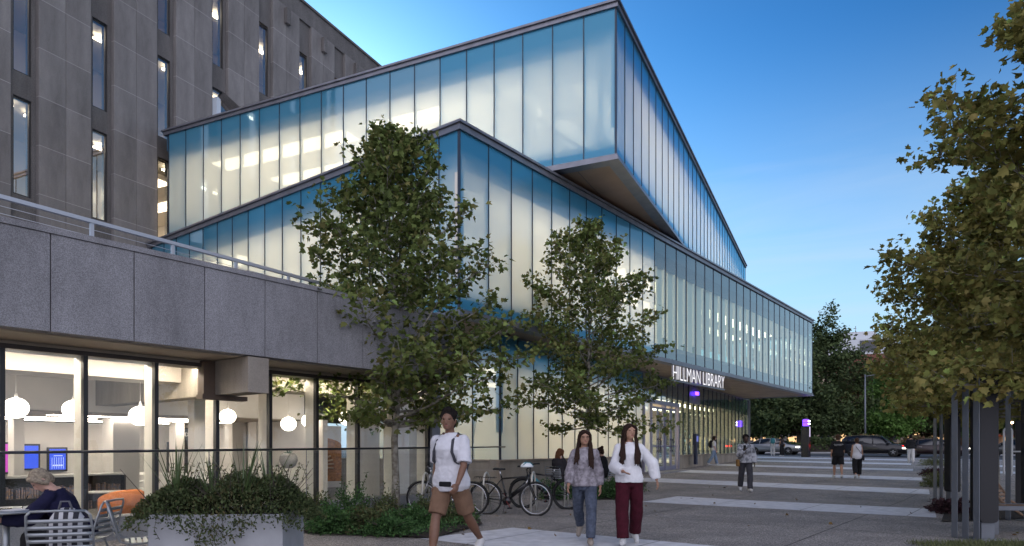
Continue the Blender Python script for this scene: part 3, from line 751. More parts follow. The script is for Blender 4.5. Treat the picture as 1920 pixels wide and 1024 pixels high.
# globes: things hanging inside
gl = None
for gi, (px, py, Y, lab) in enumerate([(30,765,11.3,'white globe lamp nearest the left edge of the photo'),(138,768,12.4,'white globe lamp half hidden behind the second mullion from the left'),(263,780,11.9,'white globe lamp in the middle of the second pane from the left'),
        (427,781,16.0,'white globe lamp just right of the projecting concrete beam'),(541,795,16.6,'white globe lamp above the round stone planter indoors'),(579,789,17.6,'white globe lamp partly behind a mullion left of the trunk'),(650,784,16.4,'white globe lamp partly hidden by the large tree\'s lowest leaves')]):
    p = at(px, py, Y); r = .185
    root = empty('globe_lamp', p, 0, lab, 'pendant lamp', 'globe lamps inside the glass front')
    if gl is None:
        mb = MB(); mb.ball((0,0,0), r, r, r*.92, 24, 14); g1 = mb.build('globe', emat('opal_globe', (1,.88,.74), 7.0), root)
        mb = MB(); mb.lathe([(.012,0),(.03,.02),(.012,.09),(.006,.1)], (0,0,r*.9)); g2 = mb.build('lamp_neck', M_white, root); gl = True
    else:
        link('globe', g1.data, root); link('lamp_neck', g2.data, root)
    top = (2.775 if (math.cos(TH1)*p.y - math.sin(TH1)*p.x) < 16.5 else 2.11) - p.z
    if top > .2:
        mb = MB(); mb.tube([(0,0,r),(0,0,top)], .005, 6); mb.build('cord', M_white, root)
        mb = MB(); mb.lathe([(.07,-.03),(.07,0)], (0,0,top)); mb.build('ceiling_rose', M_white, root)
# screens on the back wall
def wthing(name, u, v, z, label, cat, group=None):
    return empty(name, w1(u, 10.96+v, z), TH1, label, cat, group)
M_scr = emat('screen_blue', (.06,.12,.85), 1.1); M_scr2 = emat('screen_magenta', (.7,.08,.55), 1.0); M_scrw = emat('screen_text_white', (.8,.85,1), 1.2)
def screen(px, w_, h_, zc, m, label, V=10.9, detail=True):
    u = uvx(px, 10.96+V)
    t = wthing('wall_screen', u, V, zc, label, 'screen', 'screens on the back wall')
    mb = MB(); mb.bbox(-w_/2-.05,-.04,-h_/2-.05,w_/2+.05,.03,h_/2+.05,.01); mb.build('frame', M_blackm, t)
    mb = MB(); mb.box(-w_/2,-.046,-h_/2,w_/2,-.042,h_/2); mb.build('display', m, t)
    if detail:
        mb = MB(); mb.box(-w_*.25,-.05,h_*.16,w_*.3,-.047,h_*.19)
        for k in range(5): mb.box(-w_*.3+k*w_*.13,-.05,-h_*.32,-w_*.3+k*w_*.13+.03,-.047,-h_*.26)
        for k in range(6): mb.box(-w_*.36+k*w_*.14,-.05,-h_*.45,-w_*.36+k*w_*.14+.008,-.047,h_*.1)
        mb.build('display_lines', M_scrw, t)
screen(107, .40, .58, 1.05, M_scr, 'black framed screen with a blue display right of the writing woman\'s head')
screen(54, .42, .62, 1.12, M_scr, 'narrow blue screen left of the writing woman\'s head', detail=False)
screen(10, .42, .75, 1.10, M_scr2, 'magenta screen at the far left edge behind the glass', detail=False)
# bookshelf counters
M_shelf = mat('dark_bookshelf', (.025,.022,.02), .6)
M_books = mat('book_spines', (.5,.3,.18), .7, color2=(.12,.16,.25), noise=.1, nscale=26)
def shelf(px, py_top, Y, w_, h_, label, books=True):
    p = at(px, py_top, Y)
    t = empty('book_counter', (p.x, p.y, -.05), TH1, label, 'bookcase', 'low bookcases inside')
    H = p.z+.05
    mb = MB(); mb.box(-w_/2,-.2,H-.04,w_/2,.35,H); mb.build('counter_top', M_white, t)
    mb = MB(); mb.box(-w_/2+.02,.0,0,w_/2-.02,.33,H-.045)
    for x in (-w_/2+.02, -.02, w_/2-.06): mb.box(x,-.18,0,x+.04,-.003,H-.045)
    mb.box(-w_/2+.062,-.17,H*.45,-.022,-.004,H*.47); mb.box(.022,-.17,H*.45,w_/2-.062,-.004,H*.47)
    mb.build('case', M_shelf, t)
    rs = random.Random(px)
    mb = MB()
    for base in (.02, H*.47+.002):
        x = -w_/2+.08
        while x < w_/2-.12:
            if rs.random() < .8 and abs(x) > .04: mb.box(x,-.15,base,x+.025,-.01,base+rs.uniform(.16,.24))
            x += rs.uniform(.028,.05)
    mb.build('books', M_books, t)
shelf(70, 892, 14.0, 1.6, 1, 'low dark bookcase full of books behind the writing woman')
shelf(170, 888, 15.5, 1.4, 1, 'low dark bookcase with a pale top right of the blue screen')
# indoor round table, lounge chair, planter ball, artwork, panel
p = at(205, 921, 12.0)
t = empty('round_table', (p.x, p.y, -.05), 0, 'round grey table just inside the glass right of the writing woman', 'table')
H = p.z+.05
mb = MB(); mb.lathe([(.36,H-.02),(.37,H-.01),(.36,H)], n=32); mb.build('tabletop', mat('grey_laminate', (.3,.29,.27), .4), t)
mb = MB(); mb.lathe([(.2,0),(.2,.015),(.03,.03),(.025,H-.021)]); mb.build('pedestal', M_blackm, t)
p = at(228, 932, 11.3)
M_orange = mat('orange_upholstery', (.50,.15,.035), .8, noise=.1, nscale=30)
t = empty('lounge_chair', (p.x, p.y, -.05), TH1+R(10), 'curved orange lounge chair behind the glass beside the round table', 'chair')
mb = MB(); rings = []
n = 15
for j in range(n):
    a = R(-115 + 230*j/(n-1)); rr = .30; x = rr*math.sin(a); y = -rr*math.cos(a)*.9
    hgt = .62 + .1*math.cos(a*.9)
    nx, ny = math.sin(a), -math.cos(a)
    rings.append([(x-nx*.03,y-ny*.03,.30),(x+nx*.03,y+ny*.03,.30),(x+nx*.055,y+ny*.055,.5),(x+nx*.045,y+ny*.045,hgt),(x,y,hgt+.025),(x-nx*.02,y-ny*.02,hgt),(x-nx*.03,y-ny*.03,.5)])
mb.loft(rings); mb.build('backrest', M_orange, t)
mb = MB(); mb.lathe([(.20,.28),(.27,.31),(.28,.36),(.25,.40),(0,.42)], n=24); mb.build('seat', M_orange, t)
for a in (45,135,225,315):
    mb = MB(); mb.tube([(.17*math.cos(R(a)),.17*math.sin(R(a)),.29),(.24*math.cos(R(a)),.24*math.sin(R(a)),0)], .014); mb.build('leg', M_white, t)
mb = MB(); mb.ball((0,0,0),.14,.08,.10); mb.build
p = at(541, 864, 14.5)
t = empty('stone_planter', (p.x, p.y, p.z-.16), 0, 'round grey stone planter with a succulent inside the glass', 'planter')
mb = MB(); mb.lathe([(.07,0),(.15,.06),(.19,.16),(.18,.25),(.13,.32),(.12,.30),(0,.29)], n=24); mb.build('bowl', M_curbc, t)
mb = MB(); rs = random.Random(4)
for k in range(26):
    a = rs.uniform(0,6.28); l = rs.uniform(.06,.12); e_ = rs.uniform(.3,1.2)
    d = Vector((math.cos(a)*math.cos(e_), math.sin(a)*math.cos(e_), math.sin(e_)))
    mb.tube([(0,0,.29), Vector((0,0,.30))+d*l*.5, Vector((0,0,.3))+d*l], [.008,.014,.002], 5)
mb.build('succulent', mat('succulent_green', (.10,.16,.13), .5), t)
t2 = empty('planter_stand', (p.x, p.y, -.05), TH1, 'pale block carrying the round stone planter inside', 'plinth')
mb = MB(); mb.bbox(-.25,-.2,0,.3,.2,p.z-.16+.05,.01); mb.build('block', M_cream, t2)
# timber relief
p = at(573, 865, 20.5)
t = empty('timber_relief', (p.x, p.y, .35), TH1-R(20), 'arched orange timber relief on the wall beyond the indoor steps', 'artwork')
M_tim = mat('warm_timber', (.42,.17,.05), .6, noise=.3, nscale=12)
mb = MB(); poly = [(-1.1,0),(1.1,0),(1.1,1.1)]+[(1.1*math.cos(R(a)),1.1+.28*math.sin(R(a))) for a in range(15,180,15)]+[(-1.1,1.1)]
mb.add([(x,0,z) for x,z in poly]+[(x,.06,z) for x,z in poly], [list(range(len(poly))), list(range(len(poly),2*len(poly)))[::-1]]+[(i,(i+1)%len(poly),len(poly)+(i+1)%len(poly),len(poly)+i) for i in range(len(poly))])
mb.build('board', M_tim, t)
mb = MB()
for k in range(16):
    a = R(-10+k*12.5); mb.tube([(.5*math.cos(a), -.03, .5+.35*math.sin(a)), (.85*math.cos(a), -.03, .5+.6*math.sin(a))], .03, 6)
mb.tube([(.45*math.cos(R(a)), -.03, .5+.3*math.sin(R(a))) for a in range(0,360,20)], .03, 6, closed=True)
mb.build('carved_rays', mat('pale_timber', (.6,.4,.25), .6), t)
# glass guard in front of the shop front
gd = empty('glass_guard', w1(0, 10.62), TH1, 'waist high glass guard with a slim dark top rail along the bright glass front', 'guard rail')
def gz(u): return 1.31 + (u-3)*.008
mb = MB(); mb.tube([(u, 0, gz(u)) for u in (-4, 3, 11.4)], .02, 8); mb.tube([(11.4,0,gz(11.4)), uv1(0,0)+(0,)] [:1]+[(14.6,.9,1.40)], .018, 8); mb.build('top_rail', mat('dark_steel_rail', (.05,.055,.07), .3, metal=.6), gd)
for k in range(9):
    u = -3.5+k*1.85
    mb = MB(); mb.add([(u,0,.05),(u+1.82,0,.05),(u+1.82,0,gz(u+1.8)-.01),(u,0,gz(u)-.01)], [(0,1,2,3)]); mb.build('glass_panel', M_guard, gd)
    mb = MB(); mb.box(u-.02,-.006,0,u-.008,.006,gz(u)-.015); mb.build('post', M_cop, gd)

# ================================================================ terrace railing
ra = empty('terrace_railing', (-6.8-.0, 9.15, 0), TH3, 'pale metal railing with thin cables along the terrace roof edge', 'railing')
M_rail = mat('pale_grey_rail', (.50,.52,.56), .4, metal=.3)
ZR = 4.73
mb = MB(); mb.box(-3, -.03, ZR-.035, 8.3, .03, ZR+.02); mb.build('handrail', M_rail, ra)
for Y in (8.9, 10.1, 11.18, 12.2, 13.2, 14.3):
    t_ = (Y-9.15)/.8526; mb = MB(); mb.box(t_-.025, -.02, 3.9, t_+.025, .02, ZR-.036); mb.build('post', M_rail, ra)
for k in range(6):
    mb = MB(); z = ZR-.13-k*.1; mb.tube([(-3,0,z),(8.3,0,z)], .005, 5); mb.build('cable', M_rail, ra)

# ================================================================ stone library block
blk = empty('stone_library_block', (-14.87, 28.2, 0), TH2, 'tall weathered limestone block with narrow slit windows behind the glass storeys', 'building')
mod = 2.77; TOP = 24.97
ks = range(-2, 9)
rows = [(10.12,13.52),(14.37,17.77),(18.82,22.3)]
mb = MB()
for k in ks:
    c_ = .56 + (k-2)*mod
    # recess wall with slots: build as boxes round the windows
    x0, x1 = c_-.45, c_+.45
    zs = [3.0] + [z for r_ in rows for z in r_] + [TOP-.6]
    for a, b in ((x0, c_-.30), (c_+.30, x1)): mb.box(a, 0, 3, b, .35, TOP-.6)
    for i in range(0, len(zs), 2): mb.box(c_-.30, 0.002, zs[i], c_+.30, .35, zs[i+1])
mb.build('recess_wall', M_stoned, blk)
first = None
for k in ks:
    c_ = .56 + (k-2)*mod
    for half in (0, 1):
        a0 = c_+.45+half*.935; 
        if first is None:
            mb = MB(); mb.bbox(.006, -.17, 3, .93, .34, TOP-1.05, .012); first = mb.build('stone_pier', M_stone, blk); o = first
        else: o = link('stone_pier', first.data, blk)
        o.location.x = a0; 
wf = None
for k in ks:
    c_ = .56 + (k-2)*mod
    for ri, (z0, z1) in enumerate(rows):
        if wf is None:
            mb = MB(); h = z1-z0
            for (a,b,c0_,d) in ((-.29,0,-.25,h),(.25,0,.29,h),(-.25,0,.25,.05),(-.25,h-.05,.25,h)): mb.box(a, .05, b, c0_, .14, d)
            wf = mb.build('window', M_blackm, blk); o = wf
            mb = MB(); mb.add([(-.25,.10,.05),(.25,.10,.05),(.25,.10,h-.05),(-.25,.10,h-.05)], [(0,1,2,3)]); wp = mb.build('pane', M_offwin, o)
        else:
            o = link('window', wf.data, blk); q = link('pane', wp.data, o)
        o.location = (c_, 0, z0)
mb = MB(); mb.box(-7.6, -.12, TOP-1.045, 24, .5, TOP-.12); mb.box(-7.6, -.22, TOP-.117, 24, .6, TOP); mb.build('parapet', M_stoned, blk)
for k in ks:
    c_ = .56+(k-2)*mod
    if k > 3:
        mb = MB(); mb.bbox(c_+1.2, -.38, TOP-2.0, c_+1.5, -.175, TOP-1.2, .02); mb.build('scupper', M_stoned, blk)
mb = MB(); mb.box(-7.6, 4.5, 3, 24, 4.7, TOP-.7); mb.build('office_back_wall', mat('office_wall_brown', (.34,.26,.19), .8), blk)
mb = MB()
for z in (9.9, 13.85, 18.3, 22.4): mb.box(-7.6, .36, z, 24, 4.49, z+.25)
mb.build('office_floors', mat('office_ceiling', (.5,.45,.38), .8), blk)
for z in (13.7, 18.15, 22.25):
    for k in range(11):
        x = -7+k*2.77+.2
        mb = MB(); mb.box(x, 1.2+.25*(k%3), z-.06, x+2.2, 1.38+.25*(k%3), z); mb.build('ceiling_light', M_strip, blk)
mb = MB(); mb.box(-7.6, .37, 3, -7.4, 4.4, TOP-.7); mb.box(23.8, .37, 3, 24, 4.4, TOP-.7); mb.box(-7.6, .36, TOP-.75, 24, 12, TOP-.61); mb.build('block_roof', M_stoned, blk)
# oriel window above the upper storey's roof
oz = 14.1
orl = MB(); x0, x1 = 2.9, 5.6
orl.box(x0, -.42, ZU1-.3, x0+.22, -.02, 17.4-.25, 0)
for x in (x0+.95, x1-.5): orl.box(x, -.44, ZU1-.3, x+.07, -.38, 16.9, 0)
orl.build('oriel_frame', mat('pale_blue_metal', (.5,.56,.62), .4), blk)
mb = MB(); mb.add([(x0+.2,-.41,ZU1-.3),(x1,-.41,ZU1-.3),(x1,-.41,15.9),(x0+.2,-.41,17.0)], [(0,1,2,3)]); mb.build('oriel_glass', M_offwin, blk)
mb = MB(); mb.add([(x0+.1,-.40,17.15),(x1,-.40,16.0),(x1,-1.1,16.3),(x0+.1,-.75,17.3),(x0+.1,-.40,17.3),(x1,-.40,16.35)], [(0,1,2,3),(0,4,5,1),(3,2,5,4)]); mb.build('oriel_hood', M_stoned, blk)
# ================================================================ vegetation
M_bark = mat('mottled_plane_bark', (.16,.14,.11), .85, color2=(.34,.32,.27), nscale=9, bump=.5, bscale=30, ramp=(.4,.6))
M_barkd = mat('dark_bark', (.06,.048,.038), .9, noise=.3, nscale=8, bump=.6, bscale=20)
M_leafA = leafmat('plane_leaves_green', [(.035,.048,.014),(.055,.072,.02),(.08,.105,.028),(.095,.085,.03),(.12,.18,.05)], .22)
M_leafB = leafmat('plane_leaves_olive', [(.08,.075,.02),(.12,.10,.028),(.12,.13,.035),(.17,.13,.045),(.20,.28,.07)], .3)
M_leafD = leafmat('far_tree_leaves', [(.022,.034,.014),(.035,.05,.02),(.05,.07,.025),(.06,.075,.03)], .15)
M_leafR = leafmat('far_tree_leaves_russet', [(.06,.034,.02),(.085,.05,.026),(.065,.06,.028),(.05,.075,.03)], .15)
M_leafG = leafmat('far_tree_leaves_bright', [(.05,.09,.022),(.07,.13,.03),(.10,.17,.045)], .25)
# leaf outlines in the xy plane, stem at origin, length 1
LEAF5 = np.array([(0,0),(.22,.02),(.50,.18),(.34,.34),(.46,.62),(.20,.60),(0,1.0),(-.20,.60),(-.46,.62),(-.34,.34),(-.50,.18),(-.22,.02)], dtype=float)
LEAFE = np.array([(0,0),(.20,.22),(.26,.5),(.15,.8),(0,1.0),(-.15,.8),(-.26,.5),(-.20,.22)], dtype=float)
LEAF4 = np.array([(0,0),(.32,.45),(0,1.0),(-.32,.45)], dtype=float)
def leaves_mesh(name, P_, D_, S_, outline, material, parent, rng, rnd=None, droop=.35):
    """P_ leaf base points, D_ growth directions, S_ sizes"""
    n = len(P_); P_ = np.asarray(P_); D_ = np.asarray(D_, float); S_ = np.asarray(S_)
    D_ = D_ / np.maximum(np.linalg.norm(D_, axis=1, keepdims=True), 1e-6)
    up = rng.normal(size=(n,3))*.75 + np.array([0,0,1.0])
    X = np.cross(D_, up); X /= np.maximum(np.linalg.norm(X, axis=1, keepdims=True), 1e-6)
    Z = np.cross(X, D_)
    k = len(outline); V = np.zeros((n, k, 3))
    bend = rng.uniform(-.1, .35, n); fold = rng.uniform(0, .5, n)
    for i, (x, y) in enumerate(outline):
        z = -bend*y*y + fold*abs(x)
        V[:, i, :] = P_ + (X*x + D_*y + Z*z[:,None])*S_[:,None]
    Fc = np.arange(n*k).reshape(n, k)
    # split into two halves along the midrib so folds shade well
    h = k//2
    A = Fc[:, :h+1]; B = np.concatenate([Fc[:, h:], Fc[:, :1]], axis=1)
    Fc2 = np.concatenate([A, B], axis=0)
    if rnd is None: rnd = rng.random(n)
    return npmesh(name, V.reshape(-1,3), Fc2, material, parent, attr=np.concatenate([rnd, rnd]))

def make_tree(name, loc, H, crown0, prof, label, cat='tree', group=None, leaf=.14, nlimb=30, seed=1, lm=None, bark=None, r0=.075, twigs=9, lpt=10, outline=LEAF5, lean=(0,0), up=(.45,.95), rz=0, sq=1.0, spread=.10, droopy=0.0):
    rs = random.Random(seed); rng = np.random.default_rng(seed)
    root = empty(name, loc, rz, label, cat, group)
    mb = MB(); lead = []
    for i in range(11):
        t = i/10; lead.append(Vector((lean[0]*t + rs.gauss(0,.03)*H*.12*(i>1), lean[1]*t + rs.gauss(0,.03)*H*.12*(i>1), H*.985*t)))
    rad = [max(.006, r0*(1-i/10)**.8*(1.25 if i == 0 else 1)) for i in range(11)]
    mb.tube(lead, rad, 10, mi=0)
    tr = mb.build('trunk', bark or M_bark, root)
    lb = MB(); LP = []; LD = []; LS = []; LR = []
    def lead_at(z):
        t = min(.999, z/(H*.985))*10; i = int(t); return lead[i].lerp(lead[i+1], t-i)
    def put(p, d, tone):
        for _ in range(lpt):
            LP.append((p.x+rs.gauss(0,spread), p.y+rs.gauss(0,spread), p.z+rs.gauss(0,spread*.8)))
            LD.append((d.x*.5+rs.gauss(0,.6), d.y*.5+rs.gauss(0,.6), d.z*.3+rs.gauss(-.25,.45)))
            LS.append(leaf*rs.uniform(.5,1.2)); LR.append(min(1, max(0, rs.gauss(tone, .22))))
    az = rs.uniform(0, 6.28)
    for i in range(nlimb):
        q = (i+.5)/nlimb
        z = crown0 + (H*.97-crown0)*(q**1.3)
        az += 2.399 + rs.gauss(0,.35)
        hr = (z-crown0)/(H-crown0)
        el = up[0] + (up[1]-up[0])*hr + rs.gauss(0,.12)
        Rr = prof(hr)
        for _ in range(6): Rr = .5*Rr + .5*prof(min(1, hr + Rr*math.tan(min(el,1.25))/(H-crown0)))
        Rr *= rs.uniform(.72,1.15)*sq
        ln = Rr/max(.35, math.cos(el))
        b = lead_at(z - .0); n = 6; pts = [b]; d = Vector((math.cos(az)*math.cos(el), math.sin(az)*math.cos(el), math.sin(el)))
        for j in range(n):
            d = (d + Vector((rs.gauss(0,.10), rs.gauss(0,.10), rs.gauss(.02-droopy,.07)))).normalized()
            pts.append(pts[-1] + d*ln/n)
        rr = max(.009, r0*.42*(1-hr*.75))
        lb.tube(pts, [max(.004, rr*(1-j/n*.85)) for j in range(n+1)], 6)
        tone = rs.uniform(.25,.6)
        nt_ = max(3, int(twigs*(.5+ln/2)))
        for j in range(nt_):
            f = .22 + .78*(j+rs.random())/nt_; k = min(n-1, int(f*n)); p = pts[k].lerp(pts[k+1], f*n-k)
            a2 = rs.uniform(0, 6.28); e2 = rs.uniform(-.25,.9)
            d2 = (Vector((math.cos(a2)*math.cos(e2), math.sin(a2)*math.cos(e2), math.sin(e2)))*.9 + d*.7).normalized()
            tl = rs.uniform(.18,.55)*(.5+.5*ln/1.8)*(1.15-f*.5)
            q2 = p + d2*tl*.5 + Vector((0,0,rs.gauss(0,.03))); q3 = p + d2*tl
            lb.tube([p, q2, q3], [.006*max(1,r0/.08),.0045,.0025], 4, cap=False)
            put(q2, d2, tone); put(q3, d2, tone)
            if rs.random() < .5: put(q3 + d2*leaf*.8, d2, tone+.1)
        put(pts[-1], d, tone); put(pts[-2], d, tone)
    put(lead[-1], Vector((0,0,1)), .5); put(lead[-1]+Vector((0,0,.1)), Vector((0,0,1)), .5)
    lb.build('limbs', bark or M_bark, root)
    leaves_mesh('crown', LP, LD, LS, outline, lm or M_leafA, root, rng, np.array(LR))
    return root
def profA(t):   # young plane: widest low down, narrow pointed top
    pts = [(0,1.75),(.12,2.3),(.34,2.1),(.54,1.85),(.66,1.6),(.82,1.2),(.92,.7),(1,.12)]
    for (a,b),(c,d) in zip(pts, pts[1:]):
        if t <= c: return b+(d-b)*(t-a)/(c-a)
    return .15
gA = gat(742, 13.9)
make_tree('plane_tree', (gA.x, gA.y, 0), 7.75, 1.75, lambda t: profA(t)*1.08, 'large young plane tree in the planting bed behind the man in the white t-shirt', leaf=.125, nlimb=98, seed=7, r0=.082, twigs=10, lpt=5, spread=.095, up=(.10,.95))
gB = gat(1104, 19.6)
make_tree('plane_tree', (gB.x, gB.y, zg(0,19.6)), 7.75, 1.9, lambda t: profA(t)*1.05, 'slimmer young plane tree rising behind the two walking women', leaf=.13, nlimb=70, seed=23, r0=.06, twigs=9, lpt=5, spread=.095, up=(.12,.95))
# right-hand row
def profR(t): return profA(t)*1.3
for (x, y, H, sd, lab, lf) in [(8.75,9.9,9.0,3,'nearest plane tree of the right row, leafy edge filling the right side of the photo',.13),
                      (11.5,16.2,7.8,11,'plane tree with the pale trunk seen just right of the dark pergola post',.135),
                      (15.3,22,7.7,19,'third plane tree of the right row, behind the pergola posts',.14),
                      (20.6,30.0,7.6,31,'farthest plane tree of the right row, left of the others',.15)]:
    make_tree('plane_tree', (x, y, zg(x,y)), H, 2.1, profR, lab, group=None, leaf=lf*(1.0 if y < 20 else 1.25), nlimb=76 if y < 20 else 44, seed=sd, lm=M_leafB, r0=.075, twigs=13 if y < 20 else 9, lpt=7, spread=.12, up=(.08,.95))

# ---------------- far trees
def profF(t): return 5.0*math.sin(math.pi*min(1,.14+.80*t))**.6
def far_tree(px, Y, H, Rr, label, lm, seed, c0=2.2, leaf=.42, nl=46):
    x = (px-960)/F*Y
    return make_tree('broad_tree', (x, Y, zg(x,Y)), H, c0, lambda t: Rr*math.sin(math.pi*min(1,.16+.78*t))**.55, label, group='mature trees across the street', leaf=leaf, nlimb=nl, seed=seed, lm=lm, bark=M_barkd, r0=.30, twigs=8, lpt=7, outline=LEAF4, spread=.42, up=(.1,.9))
for (px, Y, H, Rr, lab, lm, sd) in [
    (1548, 80, 14.0, 4.9, 'tall dark tree just right of the jutting storey\'s end', M_leafD, 41),
    (1612, 92, 10.8, 4.4, 'dark russet tinged tree below the white rooftop penthouse', M_leafR, 42),
    (1440, 84, 9.5, 5.4, 'dark tree under the overhang, left of the violet beacon', M_leafD, 43),
    (1498, 76, 9.0, 4.2, 'dark round tree right behind the violet beacon', M_leafD, 44),
    (1670, 84, 9.5, 3.6, 'bright green tree beyond the black car', M_leafG, 45),
    (1710, 96, 13.0, 5.0, 'dark forked tree beyond the black car, right of the bright green one', M_leafR, 46),
    (1800, 90, 14.5, 5.4, 'dark tree seen between the right row\'s crowns', M_leafD, 47),
    (1905, 86, 12.5, 5.2, 'dark tree at the right edge across the street', M_leafD, 48),
    (1390, 96, 10.5, 5.2, 'dark tree glimpsed just right of the hall\'s corner', M_leafD, 49)]:
    far_tree(px, Y, H, Rr, lab, lm, sd)
# trees on the photographer's side of the square, reflected in the glass
# ---------------- shrubs
M_shrubA = leafmat('trailing_shrub_leaves', [(.022,.03,.012),(.036,.05,.018),(.05,.066,.026),(.06,.05,.022),(.08,.11,.055)], .15)
M_shrubG = leafmat('bed_green_leaves', [(.016,.034,.012),(.025,.055,.018),(.04,.085,.025),(.055,.11,.04)], .2)
M_heuch = leafmat('dark_purple_leaves', [(.018,.010,.012),(.03,.014,.017),(.045,.022,.022)], .1)
M_sage = leafmat('sage_green_leaves', [(.05,.06,.025),(.075,.085,.035),(.10,.11,.05)], .2)
def mound(name, parent, c, rx, ry, rz_, n, leaf, lm, seed, outline=LEAFE, rzr=0, shell=.5, trail=0, box=False):
    rng = np.random.default_rng(seed)
    d = rng.normal(size=(n,3)); d /= np.linalg.norm(d, axis=1, keepdims=True); d[:,2] = np.abs(d[:,2])
    r = rng.random(n)**(shell)
    lump = 1 + .16*np.sin(d[:,0]*7+seed)+.13*np.cos(d[:,1]*9+seed*2)+.08*np.sin(d[:,2]*12)
    if box:
        s = np.maximum.reduce([np.abs(d[:,0]), np.abs(d[:,1]), np.abs(d[:,2])])[:,None]
        d2 = d/s; dd = d*.45+d2*.55
    else: dd = d
    P_ = dd*r[:,None]*lump[:,None]*np.array([rx,ry,rz_])
    if trail:
        k = rng.random(n) < trail
        P_[k,2] -= rng.random(k.sum())**1.5*rz_*1.25; 
    ca, sa = math.cos(rzr), math.sin(rzr)
    P_ = np.stack([P_[:,0]*ca-P_[:,1]*sa, P_[:,0]*sa+P_[:,1]*ca, P_[:,2]], axis=1) + np.array(c)
    D_ = d + rng.normal(size=(n,3))*.6
    S_ = leaf*rng.uniform(.55,1.2,n)
    return leaves_mesh(name, P_, D_, S_, outline, lm, parent, rng, np.clip(rng.normal(.45,.25,n)+.12*np.sin(P_[:,0]*6),0,1))
# big planter at front left
pl = empty('planter_box', (*at(434, 900, 6.75)[:2], 0), R(4), 'long pale concrete planter overflowing with dark trailing shrubs in the left foreground', 'planter')
mb = MB(); 
mb.bbox(-.75,-.42,0,.74,-.36,.75,.012); mb.bbox(-.75,.36,0,.74,.42,.75,.012); mb.bbox(-.75,-.359,0,-.69,.359,.75,.012); mb.bbox(.68,-.359,0,.74,.359,.75,.012)
mb.build('trough', mat('pale_cast_planter', (.34,.35,.37), .7, noise=.08, nscale=4, bump=.1, bscale=30), pl)
mb = MB(); mb.box(-.68,-.355,.05,.67,.355,.70); mb.build('soil', M_earth, pl)
# shrub canes
px0 = pl.location
sh = empty('trailing_shrub', (px0.x, px0.y, .70), R(4), 'dense dark green trailing shrub spilling over the long planter', 'shrub')
rs = random.Random(12); mb = MB()
for k in range(150):
    x = rs.uniform(-.72,.72); y = rs.uniform(-.3,.3); a = rs.uniform(0,6.28); s_ = rs.uniform(.1,.4)
    mb.tube([(x,y,0),(x+math.cos(a)*s_*.4,y+math.sin(a)*s_*.4,.22),(x+math.cos(a)*s_,y+math.sin(a)*s_,rs.uniform(.2,.48))], [.005,.004,.002], 4)
mb.build('stems', M_barkd, sh)
LPs = []
rng = np.random.default_rng(5); n = 19000
X = rng.uniform(-1.0,1.0,n); Y = rng.normal(0,.26,n)-.22*np.exp(-((X-.02)/.34)**2)*(rng.random(n)<.35); Y = np.clip(Y,-.56,.60)
top = .33 + .05*np.sin(X*5)+.05*np.sin(X*11+1)+.04*np.cos(Y*8)
edge = np.clip(1-(np.abs(X)/.98)**4,0,1)*np.clip(1-(np.abs(Y)/.62)**3,0,1)
Z = -.05*(np.abs(Y) > .40) + (top*edge**.5)*rng.random(n)**.45
Z -= np.where((np.abs(Y) > .38), rng.random(n)**1.2*(.05+.34*np.exp(-((X-.02)/.34)**2)), 0)
P_ = np.stack([X,Y,Z],1)
D_ = np.stack([X*.5,Y*1.5,np.ones(n)*.5],1)+rng.normal(size=(n,3))*.7
leaves_mesh('foliage', P_, D_, .036*rng.uniform(.6,1.3,n), LEAFE, M_shrubA, sh, rng, np.clip(rng.normal(.4,.25,n)+.15*np.sin(X*5+1),0,1))
# sprays sticking up and hanging down
def spray(parent, pts_list, leafs, lm, seed, name='sprays', every=.035):
    rs = random.Random(seed); rng = np.random.default_rng(seed); mb = MB(); P_ = []; D_ = []
    for pts in pts_list:
        mb.tube(pts, [.003]*len(pts), 4)
        for a, b in zip(pts, pts[1:]):
            a = Vector(a); b = Vector(b); m = max(1, int((b-a).length/every))
            for i in range(m):
                p = a.lerp(b, (i+.5)/m); P_.append(p[:]); P_.append(p[:])
                D_.append((rs.gauss(0,1), rs.gauss(0,1), rs.gauss(.2,.5))); D_.append((rs.gauss(0,1), rs.gauss(0,1), rs.gauss(.2,.5)))
    o = mb.build(name, M_barkd, parent)
    leaves_mesh('spray_leaves', P_, D_, leafs*rng.uniform(.6,1.2,len(P_)), LEAFE, lm, o, rng)
L_ = []
for k in range(46):
    x = rs.uniform(-.9,.9); y = rs.uniform(-.35,.35); a = rs.uniform(0,6.28); z = .34
    L_.append([(x,y,z),(x+.03*math.cos(a),y+.03*math.sin(a),z+.09),(x+.08*math.cos(a),y+.08*math.sin(a),z+rs.uniform(.12,.2))])
for k in range(8):
    x = rs.choice([-.78,-.72,-.1,.0,.1,.25,.3,.42,.75])+rs.gauss(0,.05); y = -.44
    L_.append([(x,y,.05),(x+rs.gauss(0,.03),y-.05,-.08),(x+rs.gauss(0,.05),y-.05,-rs.uniform(.06,.22))])
spray(sh, L_, .034, M_shrubA, 8)
pl.scale.x = .82; sh.scale.x = .80
